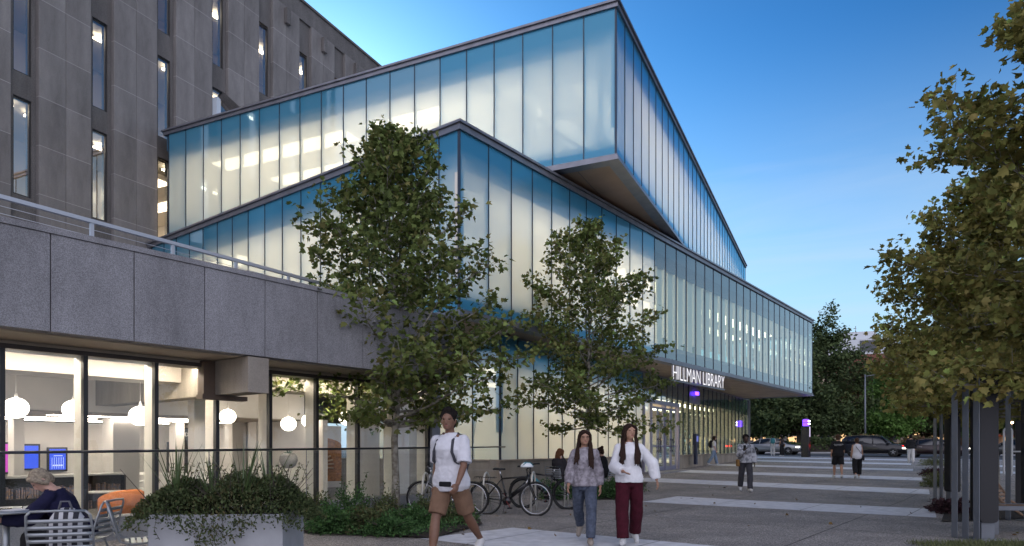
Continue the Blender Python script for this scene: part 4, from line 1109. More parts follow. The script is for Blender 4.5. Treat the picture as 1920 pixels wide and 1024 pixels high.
# spiky grasses in the planter
def spiky(x, y, z, n, h, label, seed, spread=.6):
    t = empty('spiky_grass', (x, y, z), 0, label, 'plant', 'spiky grasses in the planter')
    rs = random.Random(seed); mb = MB()
    for k in range(n):
        a = rs.uniform(0,6.28); l = h*rs.uniform(.6,1.1); el = R(90)-abs(rs.gauss(0,spread))*.8; w_ = rs.uniform(.006,.011)
        el = max(el, .5)
        d = Vector((math.cos(a)*math.cos(el), math.sin(a)*math.cos(el), math.sin(el))); sd = Vector((-math.sin(a), math.cos(a), 0))
        vs = []; m = 6
        for i in range(m+1):
            f = i/m; p = Vector((math.cos(a)*.02, math.sin(a)*.02, 0)) + d*l*f + Vector((math.cos(a)*.06, math.sin(a)*.06, -.10))*f*f*l
            ww = w_*(1-f)**.6+.0005; nrm = d.cross(sd)*.35*ww
            vs += [p+sd*ww+nrm, p, p-sd*ww+nrm]
        fs = []
        for i in range(m):
            b = i*3; fs += [(b,b+1,b+4,b+3),(b+1,b+2,b+5,b+4)]
        mb.add(vs, fs, True)
    mb.build('blades', bpy.data.materials.get('blade_green') or mat('blade_green', (.05,.085,.03), .45, color2=(.10,.15,.05), nscale=3), t)
for (px, Y, n, h, lab, sd) in [(330, 6.55, 26, .66, 'leftmost spiky grass clump standing up from the planter', 1), (398, 6.6, 18, .52, 'small bright spiky clump, second from the left in the planter', 2), (455, 6.55, 26, .70, 'tallest spiky grass clump, third from the left in the planter', 3), (505, 6.7, 14, .60, 'thin spiky clump at the right part of the planter', 4)]:
    p = at(px, 900, Y); spiky(p.x, p.y, .85, n, h, lab, sd)

# planting bed round the big tree
def gpx(px, py):
    Y = CAMZ*F/(py-840)
    if Y > 18: Y = (CAMZ+.324)/((py-840)/F+.018)
    return ((px-960)/F*Y, Y)
bedpoly = [gpx(565, 1000), gpx(735, 1008), gpx(812, 1011), gpx(905, 985), gpx(880, 955), gpx(760, 950), gpx(600, 960)]
sheet('planting_bed_soil', bedpoly, .03, M_earth)
def inpoly(x, y, poly):
    c = False; j = len(poly)-1
    for i in range(len(poly)):
        xi, yi = poly[i]; xj, yj = poly[j]
        if (yi > y) != (yj > y) and x < (xj-xi)*(y-yi)/(yj-yi)+xi: c = not c
        j = i
    return c
def shrub(x, y, rx, h, n, leaf, lm, label, seed, name='bed_shrub', group=None, outline=LEAFE, sp=0):
    t = empty(name, (x, y, zg(x,y)+.02), 0, label, 'shrub', group)
    rs = random.Random(seed); mb = MB()
    for k in range(14):
        a = rs.uniform(0,6.28); mb.tube([(0,0,0),(math.cos(a)*rx*.4,math.sin(a)*rx*.4,h*.5),(math.cos(a)*rx*.8,math.sin(a)*rx*.8,h*.8)], [.006,.004,.002], 4)
    mb.build('stems', M_barkd, t)
    mound('foliage', t, (0,0,.02), rx, rx*.9, h, n, leaf, lm, seed, outline, shell=.4)
    if sp:
        L_ = []
        for k in range(sp):
            x_ = rs.uniform(-rx,rx)*.6; y_ = rs.uniform(-rx,rx)*.6; L_.append([(x_,y_,h*.5),(x_+rs.gauss(0,.04),y_,h*.9),(x_+rs.gauss(0,.08),y_,h*rs.uniform(1.15,1.5))])
        spray(t, L_, leaf*1.1, lm, seed+1)
    return t
sb = [(628, 10.9, .40, .42, 2600, .055, M_shrubG, 'leafy green shrub at the left end of the tree bed', 3),
      (690, 11.0, .42, .40, 2600, .055, M_shrubA, 'dark shrub in the bed left of the tree trunk', 0),
      (662, 12.2, .36, .62, 1800, .05, M_shrubG, 'upright leafy shrub near the glass with tall shoots', 5),
      (722, 12.4, .34, .50, 1800, .05, M_shrubA, 'low dark shrub just left of the trunk base', 3),
      (775, 11.6, .42, .34, 2400, .055, M_shrubG, 'bright green shrub right of the trunk base', 0),
      (730, 10.6, .40, .28, 2000, .05, M_shrubG, 'low green shrub at the front edge of the tree bed', 0),
      (800, 12.6, .40, .42, 2000, .05, M_shrubA, 'dark shrub in front of the leftmost bicycle', 2),
      (860, 12.3, .34, .34, 1600, .045, M_shrubA, 'low dark shrub under the leftmost bicycle\'s rear wheel', 2),
      (590, 12.6, .40, .5, 2000, .05, M_shrubA, 'dark shrub close behind the planter', 2)]
for i, (px, Y, rx, h, n, lf, lm, lab, sp) in enumerate(sb):
    p = gat(px, Y); shrub(p.x, p.y, rx, h, n, lf, lm, lab, 60+i, sp=sp)
# leafy ground cover of the bed
rng = np.random.default_rng(77); rs = random.Random(77); P_ = []
while len(P_) < 5200:
    x = rs.uniform(-6,0); y = rs.uniform(9.5,15.5)
    if inpoly(x, y, bedpoly): P_.append((x, y, .03+rs.random()*.14))
n = len(P_); D_ = rng.normal(size=(n,3))*.7+np.array([0,0,.5])
tag(leaves_mesh('ground_cover', P_, D_, .05*rng.uniform(.6,1.2,n), LEAFE, M_shrubG, None, rng), kind='stuff')
# bed behind the two women, along the hall
bed2 = [gpx(1035, 936), gpx(1190, 938), gpx(1215, 905), gpx(1060, 902)]
bed2 = [(x, y) for x, y in bed2]
sheet('planting_bed_soil', bed2, .02, M_earth)
for i, (px, Y, rx, h, lab) in enumerate([(1040, 18.0, .5, .5, 'green shrub behind the rightmost bicycle'), (1090, 18.3, .5, .45, 'green shrub between the grey sweater woman and the bicycles'), (1150, 18.4, .55, .5, 'green shrub between the two walking women'), (1170, 20.0, .55, .55, 'shrub beside the white blouse woman\'s elbow')]):
    p = gat(px, Y); shrub(p.x, p.y, rx, h, 1800, .065, M_shrubG, lab, 80+i)
# mounds at the ends of the pale bands on the right
for i, (px, py, rx, h, lm, lab) in enumerate([(1752, 874, .75, .42, M_sage, 'low sage green shrub farthest along the right planting strip'), (1752, 893, .6, .28, M_heuch, 'dark purple leaved clump between two green shrubs'),
        (1760, 915, .55, .48, M_sage, 'round sage green shrub at the end of a pale band'), (1782, 965, .42, .26, M_heuch, 'dark purple leaved clump at the foot of the pergola posts')]):
    x, y = gpx(px, py); shrub(x+.2, y+.3, rx, h, 1700, .07, lm, lab, 90+i, name='edging_shrub')
# strips of soil on the right
sheet('planting_bed_soil', [gpx(1765,980), gpx(1960,972), gpx(2000,950), gpx(1775,950)], .02, M_earth)
# hedge beyond the road
def hedge(u, v0, v1, h, w_, lm, label, seed, n=5000):
    c = uv1(u, (v0+v1)/2); t = empty('hedge', (*c, zg(*c)+.1), TH1+math.pi/2, label, 'hedge', 'hedges across the street')
    rng = np.random.default_rng(seed); L2 = (v1-v0)/2
    X = rng.uniform(-L2,L2,n); Y = rng.uniform(-w_/2,w_/2,n); Z = h*(.75+.25*np.sin(X*1.3+seed)+.12*np.sin(X*3.1))*rng.random(n)**.5
    leaves_mesh('foliage', np.stack([X,Y,Z],1), rng.normal(size=(n,3))+np.array([0,0,.5]), .34*rng.uniform(.6,1.2,n), LEAF4, lm, t, rng)
    mb = MB(); mb.box(-L2+.3,-w_/2+.2,-.1,L2-.3,w_/2-.2,h*.55); mb.build('inner_branches', M_barkd, t)
hedge(76, 16, 29, 1.5, 2, M_leafD, 'dark clipped hedge across the street behind the silver car', 1)
hedge(76.5, 4, 15, 1.5, 2, M_leafR, 'reddish hedge across the street between the two cars', 2)
hedge(76.5, -16, 2, 1.3, 2, M_leafD, 'dark hedge across the street beyond the black car', 3)
# fallen leaves on the paving
rng = np.random.default_rng(19); n = 80
X = np.concatenate([rng.normal(-1.5,2.2,n//3), rng.normal(2.3,3,n//3), rng.uniform(4,12,n-2*(n//3))]); Y = np.concatenate([rng.normal(12.5,1.8,n//3), rng.normal(18.5,2.5,n//3), rng.uniform(9.5,24,n-2*(n//3))])
P_ = np.array([(x, y, zg(x,y)+.012) for x, y in zip(X, Y)]); a = rng.uniform(0,6.28,n)
tag(leaves_mesh('fallen_leaves', P_, np.stack([np.cos(a),np.sin(a),rng.normal(0,.12,n)],1), .10*rng.uniform(.5,1.1,n), LEAF5, leafmat('dry_leaves', [(.06,.035,.015),(.09,.05,.02),(.08,.07,.02)], .1), None, rng), kind='stuff')
# lawn blades near lower right corner
rng = np.random.default_rng(9); n = 2600
X = rng.uniform(5.6,8.2,n); Y = rng.uniform(9.15,9.75,n)
P_ = np.stack([X,Y,np.zeros(n)],1); D_ = rng.normal(size=(n,3))*.35+np.array([0,0,1])
tag(leaves_mesh('grass_tufts', P_, D_, .09*rng.uniform(.5,1.3,n), np.array([(0,0),(.05,.5),(0,1),(-.05,.5)]), M_sage, None, rng), kind='stuff')
# ================================================================ street furniture and vehicles
M_steel = mat('brushed_galvanised_steel', (.36,.38,.40), .35, metal=.7)
M_chrome = mat('polished_metal', (.6,.6,.62), .22, metal=.9)
M_rub = mat('black_rubber', (.012,.012,.012), .75)
M_blk = mat('black_gloss_paint', (.012,.012,.014), .25)
M_silv = mat('silver_paint', (.40,.41,.43), .3, metal=.5)
M_teal = mat('teal_paint', (.03,.20,.24), .3)
M_redp = mat('dark_red_part', (.18,.015,.012), .35)
M_post = mat('slate_painted_steel', (.15,.165,.19), .45, metal=.2, noise=.08, nscale=4)
M_postd = mat('charcoal_panel', (.012,.012,.015), .55)
M_wood = mat('bench_timber', (.30,.19,.12), .65, noise=.25, nscale=10)

# ---- pergola posts
def pergola_post(x, y, H, n_f, rz, label, wmul=1.0):
    t = empty('pergola_post', (x, y, zg(x,y)), rz, label, 'post', 'pergola posts on the right')
    for k in range(n_f):
        mb = MB(); a = -.30+.058*k
        mb.bbox(a-.030, .22-.16*k, 0, a+.030, .24-.16*k, H, .006)
        mb.bbox(a-.030, .1-.16*k, 0, a-.020, .2195-.16*k, H, .003)
        mb.build('flange', M_post, t)
    mb = MB(); w_ = .135*wmul
    # dark panel with a rounded lower end
    poly = [(-w_, H)] + [(-w_+.0, .32)] + [(-w_+.06*(1-math.cos(R(a))), .32-.06*math.sin(R(a))) for a in (30,60,90)] + [(w_-.06*(1-math.cos(R(a))), .32-.06*math.sin(R(a))) for a in (90,60,30)] + [(w_, .32), (w_, H)]
    n = len(poly); mb.add([(px_, -.13, pz) for px_, pz in poly]+[(px_, .10, pz) for px_, pz in poly], [list(range(n)), list(range(n,2*n))[::-1]]+[(i,n+i,n+(i+1)%n,(i+1)%n) for i in range(n)])
    mb.build('cladding_panel', M_postd, t)
    mb = MB(); mb.bbox(-.10,-.10,0,.10,.09,.5,.008); mb.build('core', M_post, t)
    mb = MB(); mb.bbox(-.20,-.2,0,.16,.2,.015,.004); mb.build('base_plate', M_steel, t)
    return t
pergola_post(7.08, 10.25, 2.46, 3, 0, 'nearest pergola post, three grey flanges beside a tall charcoal panel')
pergola_post(11.15, 17.3, 2.46, 2, 0, 'farther pergola post left of the near one, grey edge and charcoal face')
pergola_post(9.75, 12.8, 2.46, 1, 0, 'pergola post cut by the right edge of the photo')
ca = empty('pergola_canopy', (11.7, 12.6, 2.47), TH2-math.pi/2, 'dark blue grey slatted canopy carried by the pergola posts at the right edge', 'canopy')
mb = MB(); mb.bbox(-1.6,-4.0,0,1.9,-3.9,.16,.01); mb.bbox(-1.6,4.6,0,1.9,4.7,.16,.01); mb.bbox(-1.7,-4.0,.0,-1.601,4.7,.16,.01); mb.bbox(1.901,-4.0,.0,2.0,4.7,.16,.01); mb.build('frame', M_post, ca)
mb = MB()
for k in range(26): mb.box(-1.59, -3.8+k*.33, .03, 1.89, -3.66+k*.33, .06)
mb.build('slats', mat('blue_grey_slat', (.06,.08,.12), .4), ca)
for k, (x, y) in enumerate([(-1.1,-1.5),(.3,-.2),(.9,1.6),(1.3,3.0)]):
    mb = MB(); mb.lathe([(0,-.03),(.05,-.025),(.06,.0)], n=12); mb.build('downlight', emat('canopy_downlight', (1,.85,.6), 14) if k == 0 else bpy.data.materials['canopy_downlight'], ca, (x, y, .0))
# ---- bench with timber slats
bz = at(1885, 950, 11.0)
t = empty('timber_bench', (8.05, 11.0, 0), R(-6), 'backless steel bench with timber slats right of the near pergola post', 'bench')
for k in range(9):
    mb = MB(); mb.bbox(-.42+.155*k, -.24, .41, -.42+.155*k+.085, .24, .45, .006); mb.build('slat', M_wood, t)
mb = MB(); mb.bbox(-.50,-.30,.385,.98,-.245,.455,.006); mb.bbox(-.50,.245,.385,.98,.30,.455,.006); mb.bbox(-.50,-.244,.385,-.43,.244,.455,.005); mb.bbox(.91,-.244,.385,.98,.244,.455,.005); mb.build('seat_frame', M_post, t)
for x in (-.40, .82):
    mb = MB(); mb.bbox(x,-.25,0,x+.07,-.19,.383,.005); mb.build('leg', M_post, t)
    mb = MB(); mb.bbox(x,.19,0,x+.07,.25,.383,.005); mb.build('leg', M_post, t)
# reclined timber chair behind it
t = empty('timber_lounger', (10.1, 13.9, 0), R(35), 'reclined slatted timber chair behind the bench at the right edge', 'chair')
for s in (-.22, .22):
    mb = MB(); mb.tube([(s,-.35,.02),(s,.05,.30),(s,.42,.88)], .025, 6); mb.build('side_rail', M_wood, t)
    mb = MB(); mb.tube([(s,.12,.38),(s,.30,.0)], .02, 6); mb.build('leg', M_wood, t)
mb = MB()
for k in range(8): f = k/7; mb.M = Matrix.Translation((0, .08+.33*f, .34+.50*f)) @ Matrix.Rotation(R(57), 4, 'X'); mb.box(-.21,-.025,-.01,.21,.025,.01)
mb.build('back_slats', M_wood, t)
# ---- looped tube screen
t = empty('looped_tube_screen', (10.4, 14.4, 0), R(-28), 'screen of tall pale looped tubes at the right edge behind the bench', 'screen')
M_loop = mat('pale_tube', (.55,.57,.58), .35, metal=.3)
for k, (x, y, z0, z1, w_) in enumerate([(.05,0,.85,1.72,.07),(.42,.5,.45,1.85,.085),(.50,0,.85,1.74,.07),(.86,.3,.85,1.85,.085),(1.15,0,.5,1.78,.08),(1.5,.3,.8,1.8,.08),(1.9,0,.5,1.85,.08)]):
    pts = [(x+w_*math.cos(R(a)), y, z1+w_*math.sin(R(a))) for a in range(0,181,20)] + [(x+w_*math.cos(R(a)), y, z0+w_*math.sin(R(a))) for a in range(180,361,20)]
    mb = MB(); mb.tube(pts, .020, 8, closed=True); mb.build('tube_loop', M_loop, t)
for x in (.25, 1.0, 1.7):
    mb = MB(); mb.bbox(x-.05,.12,0,x+.05,.17,1.95,.01); mb.build('post', M_postd, t)
mb = MB(); mb.box(0,.08,1.28,2,.11,1.31); mb.build('crossbar', M_loop, t)

# ---- violet beacon
x, y = 23.3, 54.0
g = gat(1511, 54.0)
t = empty('help_beacon', (g.x, g.y, g.z), TH1, 'slim black help point column with a glowing violet lamp on top', 'beacon')
mb = MB(); mb.bbox(-.29,-.29,0,.29,.29,2.45,.03); mb.build('column', M_blk, t)
mb = MB(); mb.box(-.06,-.31,1.6,.06,-.295,2.4); mb.build('lit_slot', emat('beacon_slot', (.8,.7,1), 1.2), t)
mb = MB(); mb.lathe([(.20,2.45),(.24,2.5),(.24,2.92),(.18,2.98),(0,3.0)], n=20); mb.build('lamp', emat('beacon_violet', (.16,.05,1.0), 3.2), t)
mb = MB()
for a in (-.13,.13): mb.ball((a,-.25,2.62),.05); mb.ball((a,-.25,2.84),.05)
mb.build('bulb', emat('beacon_bulb', (.75,.7,1), 14), t)
mb = MB(); mb.lathe([(.27,2.70),(.27,2.73)], n=20); mb.build('lamp_ring', M_blk, t)

# ---- street lamps across the road: posts with lit heads
lampm = emat('street_lamp_glow', (1,.66,.36), 14)
for (px, Y, h, lab) in [(1590, 80, 5.6, 'lit street lamp across the road behind the man in black'), (1897, 74, 3.2, 'lit street lamp near the right edge of the photo'), (1412, 90, 4.0, 'lit street lamp glimpsed just right of the hall corner')]:
    g = gat(px, Y); t = empty('street_lamp', g, 0, lab, 'street lamp')
    mb = MB(); mb.tube([(0,0,0),(0,0,h)], [.09,.05], 8); mb.build('pole', M_postd, t)
    mb = MB(); mb.ball((0,0,h+.12), .17); mb.build('lamp_head', lampm, t)
# utility pole
g = gat(1622, 74); t = empty('utility_pole', g, 0, 'tall slim grey pole standing at the far kerb', 'pole')
mb = MB(); mb.tube([(0,0,0),(0,0,8.5)], [.12,.08], 8); mb.build('shaft', M_post, t)
mb = MB(); mb.tube([(0,0,8.3),(1.2,0,8.5)], .05, 6); mb.build('arm', M_post, t)

# ================================================================ bicycles
def wheel(root, x, r=.34, tyre=.021, name='wheel', fat=False):
    mb = MB(); mb.tube([(x+r*math.cos(a), 0, r+.0+r*math.sin(a)) for a in [2*math.pi*k/40 for k in range(40)]], tyre*(1.25 if fat else 1), 8, closed=True); wh = mb.build(name, M_rub, root)
    r2 = r-.035
    mb = MB(); mb.tube([(x+r2*math.cos(a), 0, r+r2*math.sin(a)) for a in [2*math.pi*k/40 for k in range(40)]], .010, 6, closed=True); mb.build('rim', M_chrome if not fat else M_blk, wh)
    mb = MB()
    for k in range(18):
        a = 2*math.pi*k/18; b = a+.5*(1 if k % 2 else -1); s = .025*(1 if k % 2 else -1)
        mb.tube([(x+.02*math.cos(b), s, r+.02*math.sin(b)), (x+r2*math.cos(a), 0, r+r2*math.sin(a))], .0016, 3)
    mb.tube([(x,-.045,r),(x,.045,r)], .02, 10); mb.build('spokes', M_chrome, wh)
    return wh
def bicycle(loc, rz, fm, label, kind='city', rack=True, fend=True, fat=False, motor=False, helmet=False, tilt=0, steer=0, short=1.0):
    t = empty('bicycle', loc, rz, label, 'bicycle', None)
    t.rotation_euler.x = tilt
    r = .335; wb = .53
    wheel(t, -wb, r, fat=fat); wheel(t, wb, r, fat=fat)
    bb = Vector((-.07,0,.29)); st = Vector((-.20,0,.80)); ht = Vector((.36,0,.82)); hb = Vector((.40,0,.67)); ra = Vector((-wb,0,r)); fa = Vector((wb,0,r))
    if kind == 'step': tt = [Vector((.37,0,.74)), Vector((.1,0,.52)), Vector((-.15,0,.56))]
    else: tt = [ht+Vector((.01,0,-.03)), st+Vector((.015,0,-.06))]
    mb = MB(); mb.tube(tt, .018, 8); mb.tube([hb, bb], .026 if motor else .021, 8); mb.tube([bb, st], .018, 8); mb.tube([ht, hb], .022, 8)
    for s in (-.05,.05):
        mb.tube([bb+Vector((0,s*.5,0)), ra+Vector((0,s,0))], .010, 6); mb.tube([st+Vector((.02,s*.3,-.06)), ra+Vector((0,s,0))], .008, 6)
    mb.build('frame', fm, t)
    mb = MB()
    for s in (-.055,.055): mb.tube([hb+Vector((0,s*.6,0)), hb+Vector((.03,s,-.10)), fa+Vector((0,s,0))], [.016,.014,.010], 8)
    mb.tube([hb+Vector((0,-.045,0)), hb+Vector((0,.045,0))], .016, 8); mb.build('fork', fm if not fat else M_chrome, t)
    mb = MB(); top = ht+Vector((-.02,0,.12)); mb.tube([ht, top], .014, 8); mb.tube([top, top+Vector((.06,0,.03))], .014, 8)
    c = top+Vector((.06,0,.03)); w_ = .30
    mb.tube([c+Vector((-.10,-w_,.03)), c+Vector((-.02,-w_*.55,.02)), c, c+Vector((-.02,w_*.55,.02)), c+Vector((-.10,w_,.03))], .012, 8); hbr = mb.build('handlebar', M_blk if fm is not M_silv else M_chrome, t)
    mb = MB()
    for s in (-1,1): mb.tube([c+Vector((-.05,s*w_*.75,.03)), c+Vector((-.15,s*(w_+.03),.035))], .017, 8)
    mb.build('grips', M_rub, hbr)
    mb = MB(); mb.tube([st+Vector((0,0,-.02)), st+Vector((-.03,0,.12))], .013, 8); mb.build('seat_post', M_chrome, t)
    mb = MB(); s0 = st+Vector((-.03,0,.135))
    mb.loft([(s0+Vector((-.13,0,.0)), Vector((0,.065,0)), Vector((0,0,.022))), (s0+Vector((-.09,0,.005)), Vector((0,.075,0)), Vector((0,0,.028))), (s0+Vector((0,0,0)), Vector((0,.05,0)), Vector((0,0,.024))), (s0+Vector((.12,0,0)), Vector((0,.02,0)), Vector((0,0,.016)))])
    mb.build('saddle', M_blk, t)
    mb = MB(); mb.lathe([(.0,-.004),(.085,-.003),(.085,.003),(0,.004)], n=24)
    for i, v in enumerate(mb.v): mb.v[i] = (bb.x+v[0], -.055+v[2], bb.z+v[1])
    mb.tube([bb+Vector((0,-.06,0)), bb+Vector((.09,-.07,-.14))], .009, 6); mb.tube([bb+Vector((0,.06,0)), bb+Vector((-.09,.07,.14))], .009, 6)
    mb.build('crankset', M_chrome if not motor else M_redp, t)
    for s, dx, dz in ((-1,.09,-.14),(1,-.09,.14)):
        mb = MB(); p = bb+Vector((dx,s*.115,dz)); mb.bbox(p.x-.045,p.y-.04,p.z-.012,p.x+.045,p.y+.04,p.z+.012,.004); mb.build('pedal', M_blk, t)
    mb = MB()
    mb.tube([bb+Vector((.0,-.055,.085)), ra+Vector((0,-.05,.035))], .004, 4); mb.tube([bb+Vector((.0,-.055,-.085)), ra+Vector((0,-.05,-.035))], .004, 4); mb.build('chain', M_blk, t)
    if motor:
        mb = MB(); mb.tube([bb+Vector((0,-.06,.0)), bb+Vector((0,.06,0))], .085, 14); d = (hb-bb); mb.tube([bb+d*.22+Vector((0,0,.035)), bb+d*.85+Vector((0,0,.035))], .04, 10); mb.build('battery', M_blk, t)
    if fend:
        mb = MB()
        for cx, a0, a1 in ((-wb,20,200),(wb,30,170)):
            for k in range(14):
                A = R(a0+(a1-a0)*k/14); B = R(a0+(a1-a0)*(k+1)/14); rr = r+.032
                mb.add([(cx+rr*math.cos(A),-.028,r+rr*math.sin(A)),(cx+rr*math.cos(A),.028,r+rr*math.sin(A)),(cx+rr*math.cos(B),.028,r+rr*math.sin(B)),(cx+rr*math.cos(B),-.028,r+rr*math.sin(B))], [(0,1,2,3)], True)
        o = mb.build('mudguards', M_blk, t)
        so_ = o.modifiers.new('thick', 'SOLIDIFY'); so_.thickness = .003
    if rack:
        mb = MB(); z = r+.44
        for s in (-.06,.06): mb.tube([(-wb+.22,s,z-.02),(-wb-.22,s,z),(-wb-.24,s,z-.04)], .006, 6); mb.tube([(-wb,s*1.1,r),(-wb-.12,s,z)], .005, 5); mb.tube([(-wb,s*1.1,r),(-wb+.08,s,z)], .005, 5)
        for k in range(4): mb.tube([(-wb+.18-.12*k,-.06,z),(-wb+.18-.12*k,.06,z)], .005, 5)
        mb.build('luggage_rack', M_blk if fm is not M_silv else M_chrome, t)
    mb = MB(); mb.tube([bb+Vector((-.04,.03,0)), (-.22,.20,.01)], .008, 6); mb.build('kickstand', M_chrome, t)
    return t
# leftmost silver bicycle
g = gat(838, 14.0)
bk1 = bicycle((g.x, g.y, 0), R(180-12), M_silv, 'leftmost silver bicycle, half hidden behind the man in white', rack=False, fend=True)
g = gat(957, 13.9)
bk2 = bicycle((g.x+.0, g.y+.05, 0), R(-16), M_blk, 'black electric bicycle with a white helmet hung on its handlebar, middle of the three', motor=True, rack=True)
g = gat(1022, 15.4)
bk3 = bicycle((g.x, g.y, 0), R(158), M_blk, 'black and teal bicycle leaning behind the others, nearest the seated people', motor=True, rack=True, fat=True)
mb = MB(); mb.tube([(.33,-.03,.74),(-.02,-.03,.42)], .035, 10); mb.build('teal_downtube', M_teal, bk3)
# helmet
p = at(988, 876, 13.6)
t = empty('helmet', p, R(20), 'white vented cycle helmet hanging on the middle bicycle\'s handlebar', 'helmet')
mb = MB(); M_helm = mat('white_helmet_shell', (.75,.8,.82), .3)
rings = []
for i in range(7):
    a = R(i*15); rr = math.cos(a)
    rings.append((Vector((0,0,.10*math.sin(a))), Vector((.135*rr,0,0)), Vector((0,.10*rr,0))))
mb.loft(rings); o = mb.build('shell', M_helm, t)
mb = MB()
for k in range(-2,3): mb.tube([(-.10,k*.032,.045),(-.03,k*.026,.098),(.05,k*.026,.095),(.11,k*.03,.035)], .008, 6)
mb.build('vents', M_teal, t)
mb = MB(); mb.tube([(.05,.09,.01),(.02,.03,-.12),(.0,-.03,-.12),(.05,-.09,.01)], .004, 5); mb.build('strap', M_blk, t)
# bike racks: slim inverted U hoops
def rack(px, Y, rz, label, w_=.36, h=.86):
    g = gat(px, Y); t = empty('bike_rack', (g.x, g.y, g.z), rz, label, 'bike rack', 'pale tube bike racks')
    mb = MB(); pts = [(-w_*.75,0,0),(-w_*.42,0,h*.8)] + [(-w_*.42+w_*.42*(1-math.cos(R(a))), 0, h*.8+.17*math.sin(R(a))) for a in (30,60,90,120,150)] + [(w_*.42,0,h*.8),(w_*.75,0,0)]
    mb.tube(pts, .022, 10); mb.build('hoop', mat('pale_rack_tube', (.55,.53,.48), .4, metal=.3) if 'pale_rack_tube' not in bpy.data.materials else bpy.data.materials['pale_rack_tube'], t)
    mb = MB(); mb.lathe([(.05,0),(.05,.01)], (-w_*.75,0,0), 14); mb.lathe([(.05,0),(.05,.01)], (w_*.75,0,0), 14); mb.build('base_flanges', M_steel, t)
rack(798, 14.0, R(75), 'pale hoop rack by the leftmost bicycle\'s front wheel')
rack(912, 14.2, R(70), 'pale hoop rack between the silver and the electric bicycle')
rack(1000, 14.5, R(75), 'pale hoop rack behind the middle bicycle\'s front wheel')
rack(1062, 16.0, R(75), 'pale hoop rack at the teal bicycle, nearest the grey sweater woman')

# ================================================================ metal cafe furniture (front left)
M_cafe = mat('grey_coated_steel', (.30,.32,.34), .35, metal=.5)
def cafe_chair(loc, rz, label, group='slatted steel chairs at the front left'):
    t = empty('steel_chair', loc, rz, label, 'chair', group)
    # seat faces +y, backrest at y = -.22
    w_ = .235
    for s in (-1,1):
        mb = MB(); mb.tube([(s*w_,.22,0),(s*w_,.20,.40),(s*w_,.17,.44),(s*w_,-.10,.43),(s*w_*1.02,-.20,.46),(s*w_*1.05,-.26,.66),(s*w_*1.0,-.30,.80),(s*w_*.86,-.31,.835)], .011, 8); mb.build('side_frame', M_cafe, t)
        mb = MB(); mb.tube([(s*w_,-.10,.43),(s*w_,-.30,.0)], .011, 8); mb.build('leg', M_cafe, t)
    mb = MB(); mb.tube([(-w_*.86,-.31,.835),(0,-.325,.84),(w_*.86,-.31,.835)], .011, 8); mb.build('top_rail', M_cafe, t)
    mb = MB()
    for k in range(5):
        z = .52+.058*k; y = -.222-(z-.46)*.24
        mb.M = Matrix.Translation((0,y,z)); 
        vs = []
        for j in range(9):
            xx = -w_*1.03+2*w_*1.03*j/8; yy = -.02*(1-(xx/w_)**2)
            vs += [(xx,yy-.002,-.016),(xx,yy+.003,-.016),(xx,yy+.003,.016),(xx,yy-.002,.016)]
        fs = [(0,3,2,1),(32,33,34,35)]
        for j in range(8):
            b = j*4
            for q in range(4): fs.append((b+q,b+(q+1)%4,b+4+(q+1)%4,b+4+q))
        mb.add(vs, fs, True)
    mb.M = Matrix.Identity(4); mb.build('back_slats', M_cafe, t)
    mb = MB()
    for k in range(7): mb.bbox(-w_,-.16+.054*k,.437,w_,-.122+.054*k,.443,.002)
    mb.build('seat_slats', M_cafe, t)
    return t
def cafe_table(x, y, H, Rr, label, top=None):
    t = empty('round_cafe_table', (x, y, 0), 0, label, 'table')
    mb = MB(); mb.lathe([(Rr-.02,H-.025),(Rr,H-.015),(Rr-.005,H),(0,H)], n=40); mb.build('tabletop', top or M_cafe, t)
    mb = MB(); mb.tube([(0,0,.02),(0,0,H-.026)], .03, 12); mb.build('pedestal', M_cafe, t)
    for k in range(4):
        a = R(45+90*k); mb = MB(); mb.tube([(0,0,.06),(.28*math.cos(a),.28*math.sin(a),.012)], .014, 8); mb.build('foot', M_cafe, t)
    return t

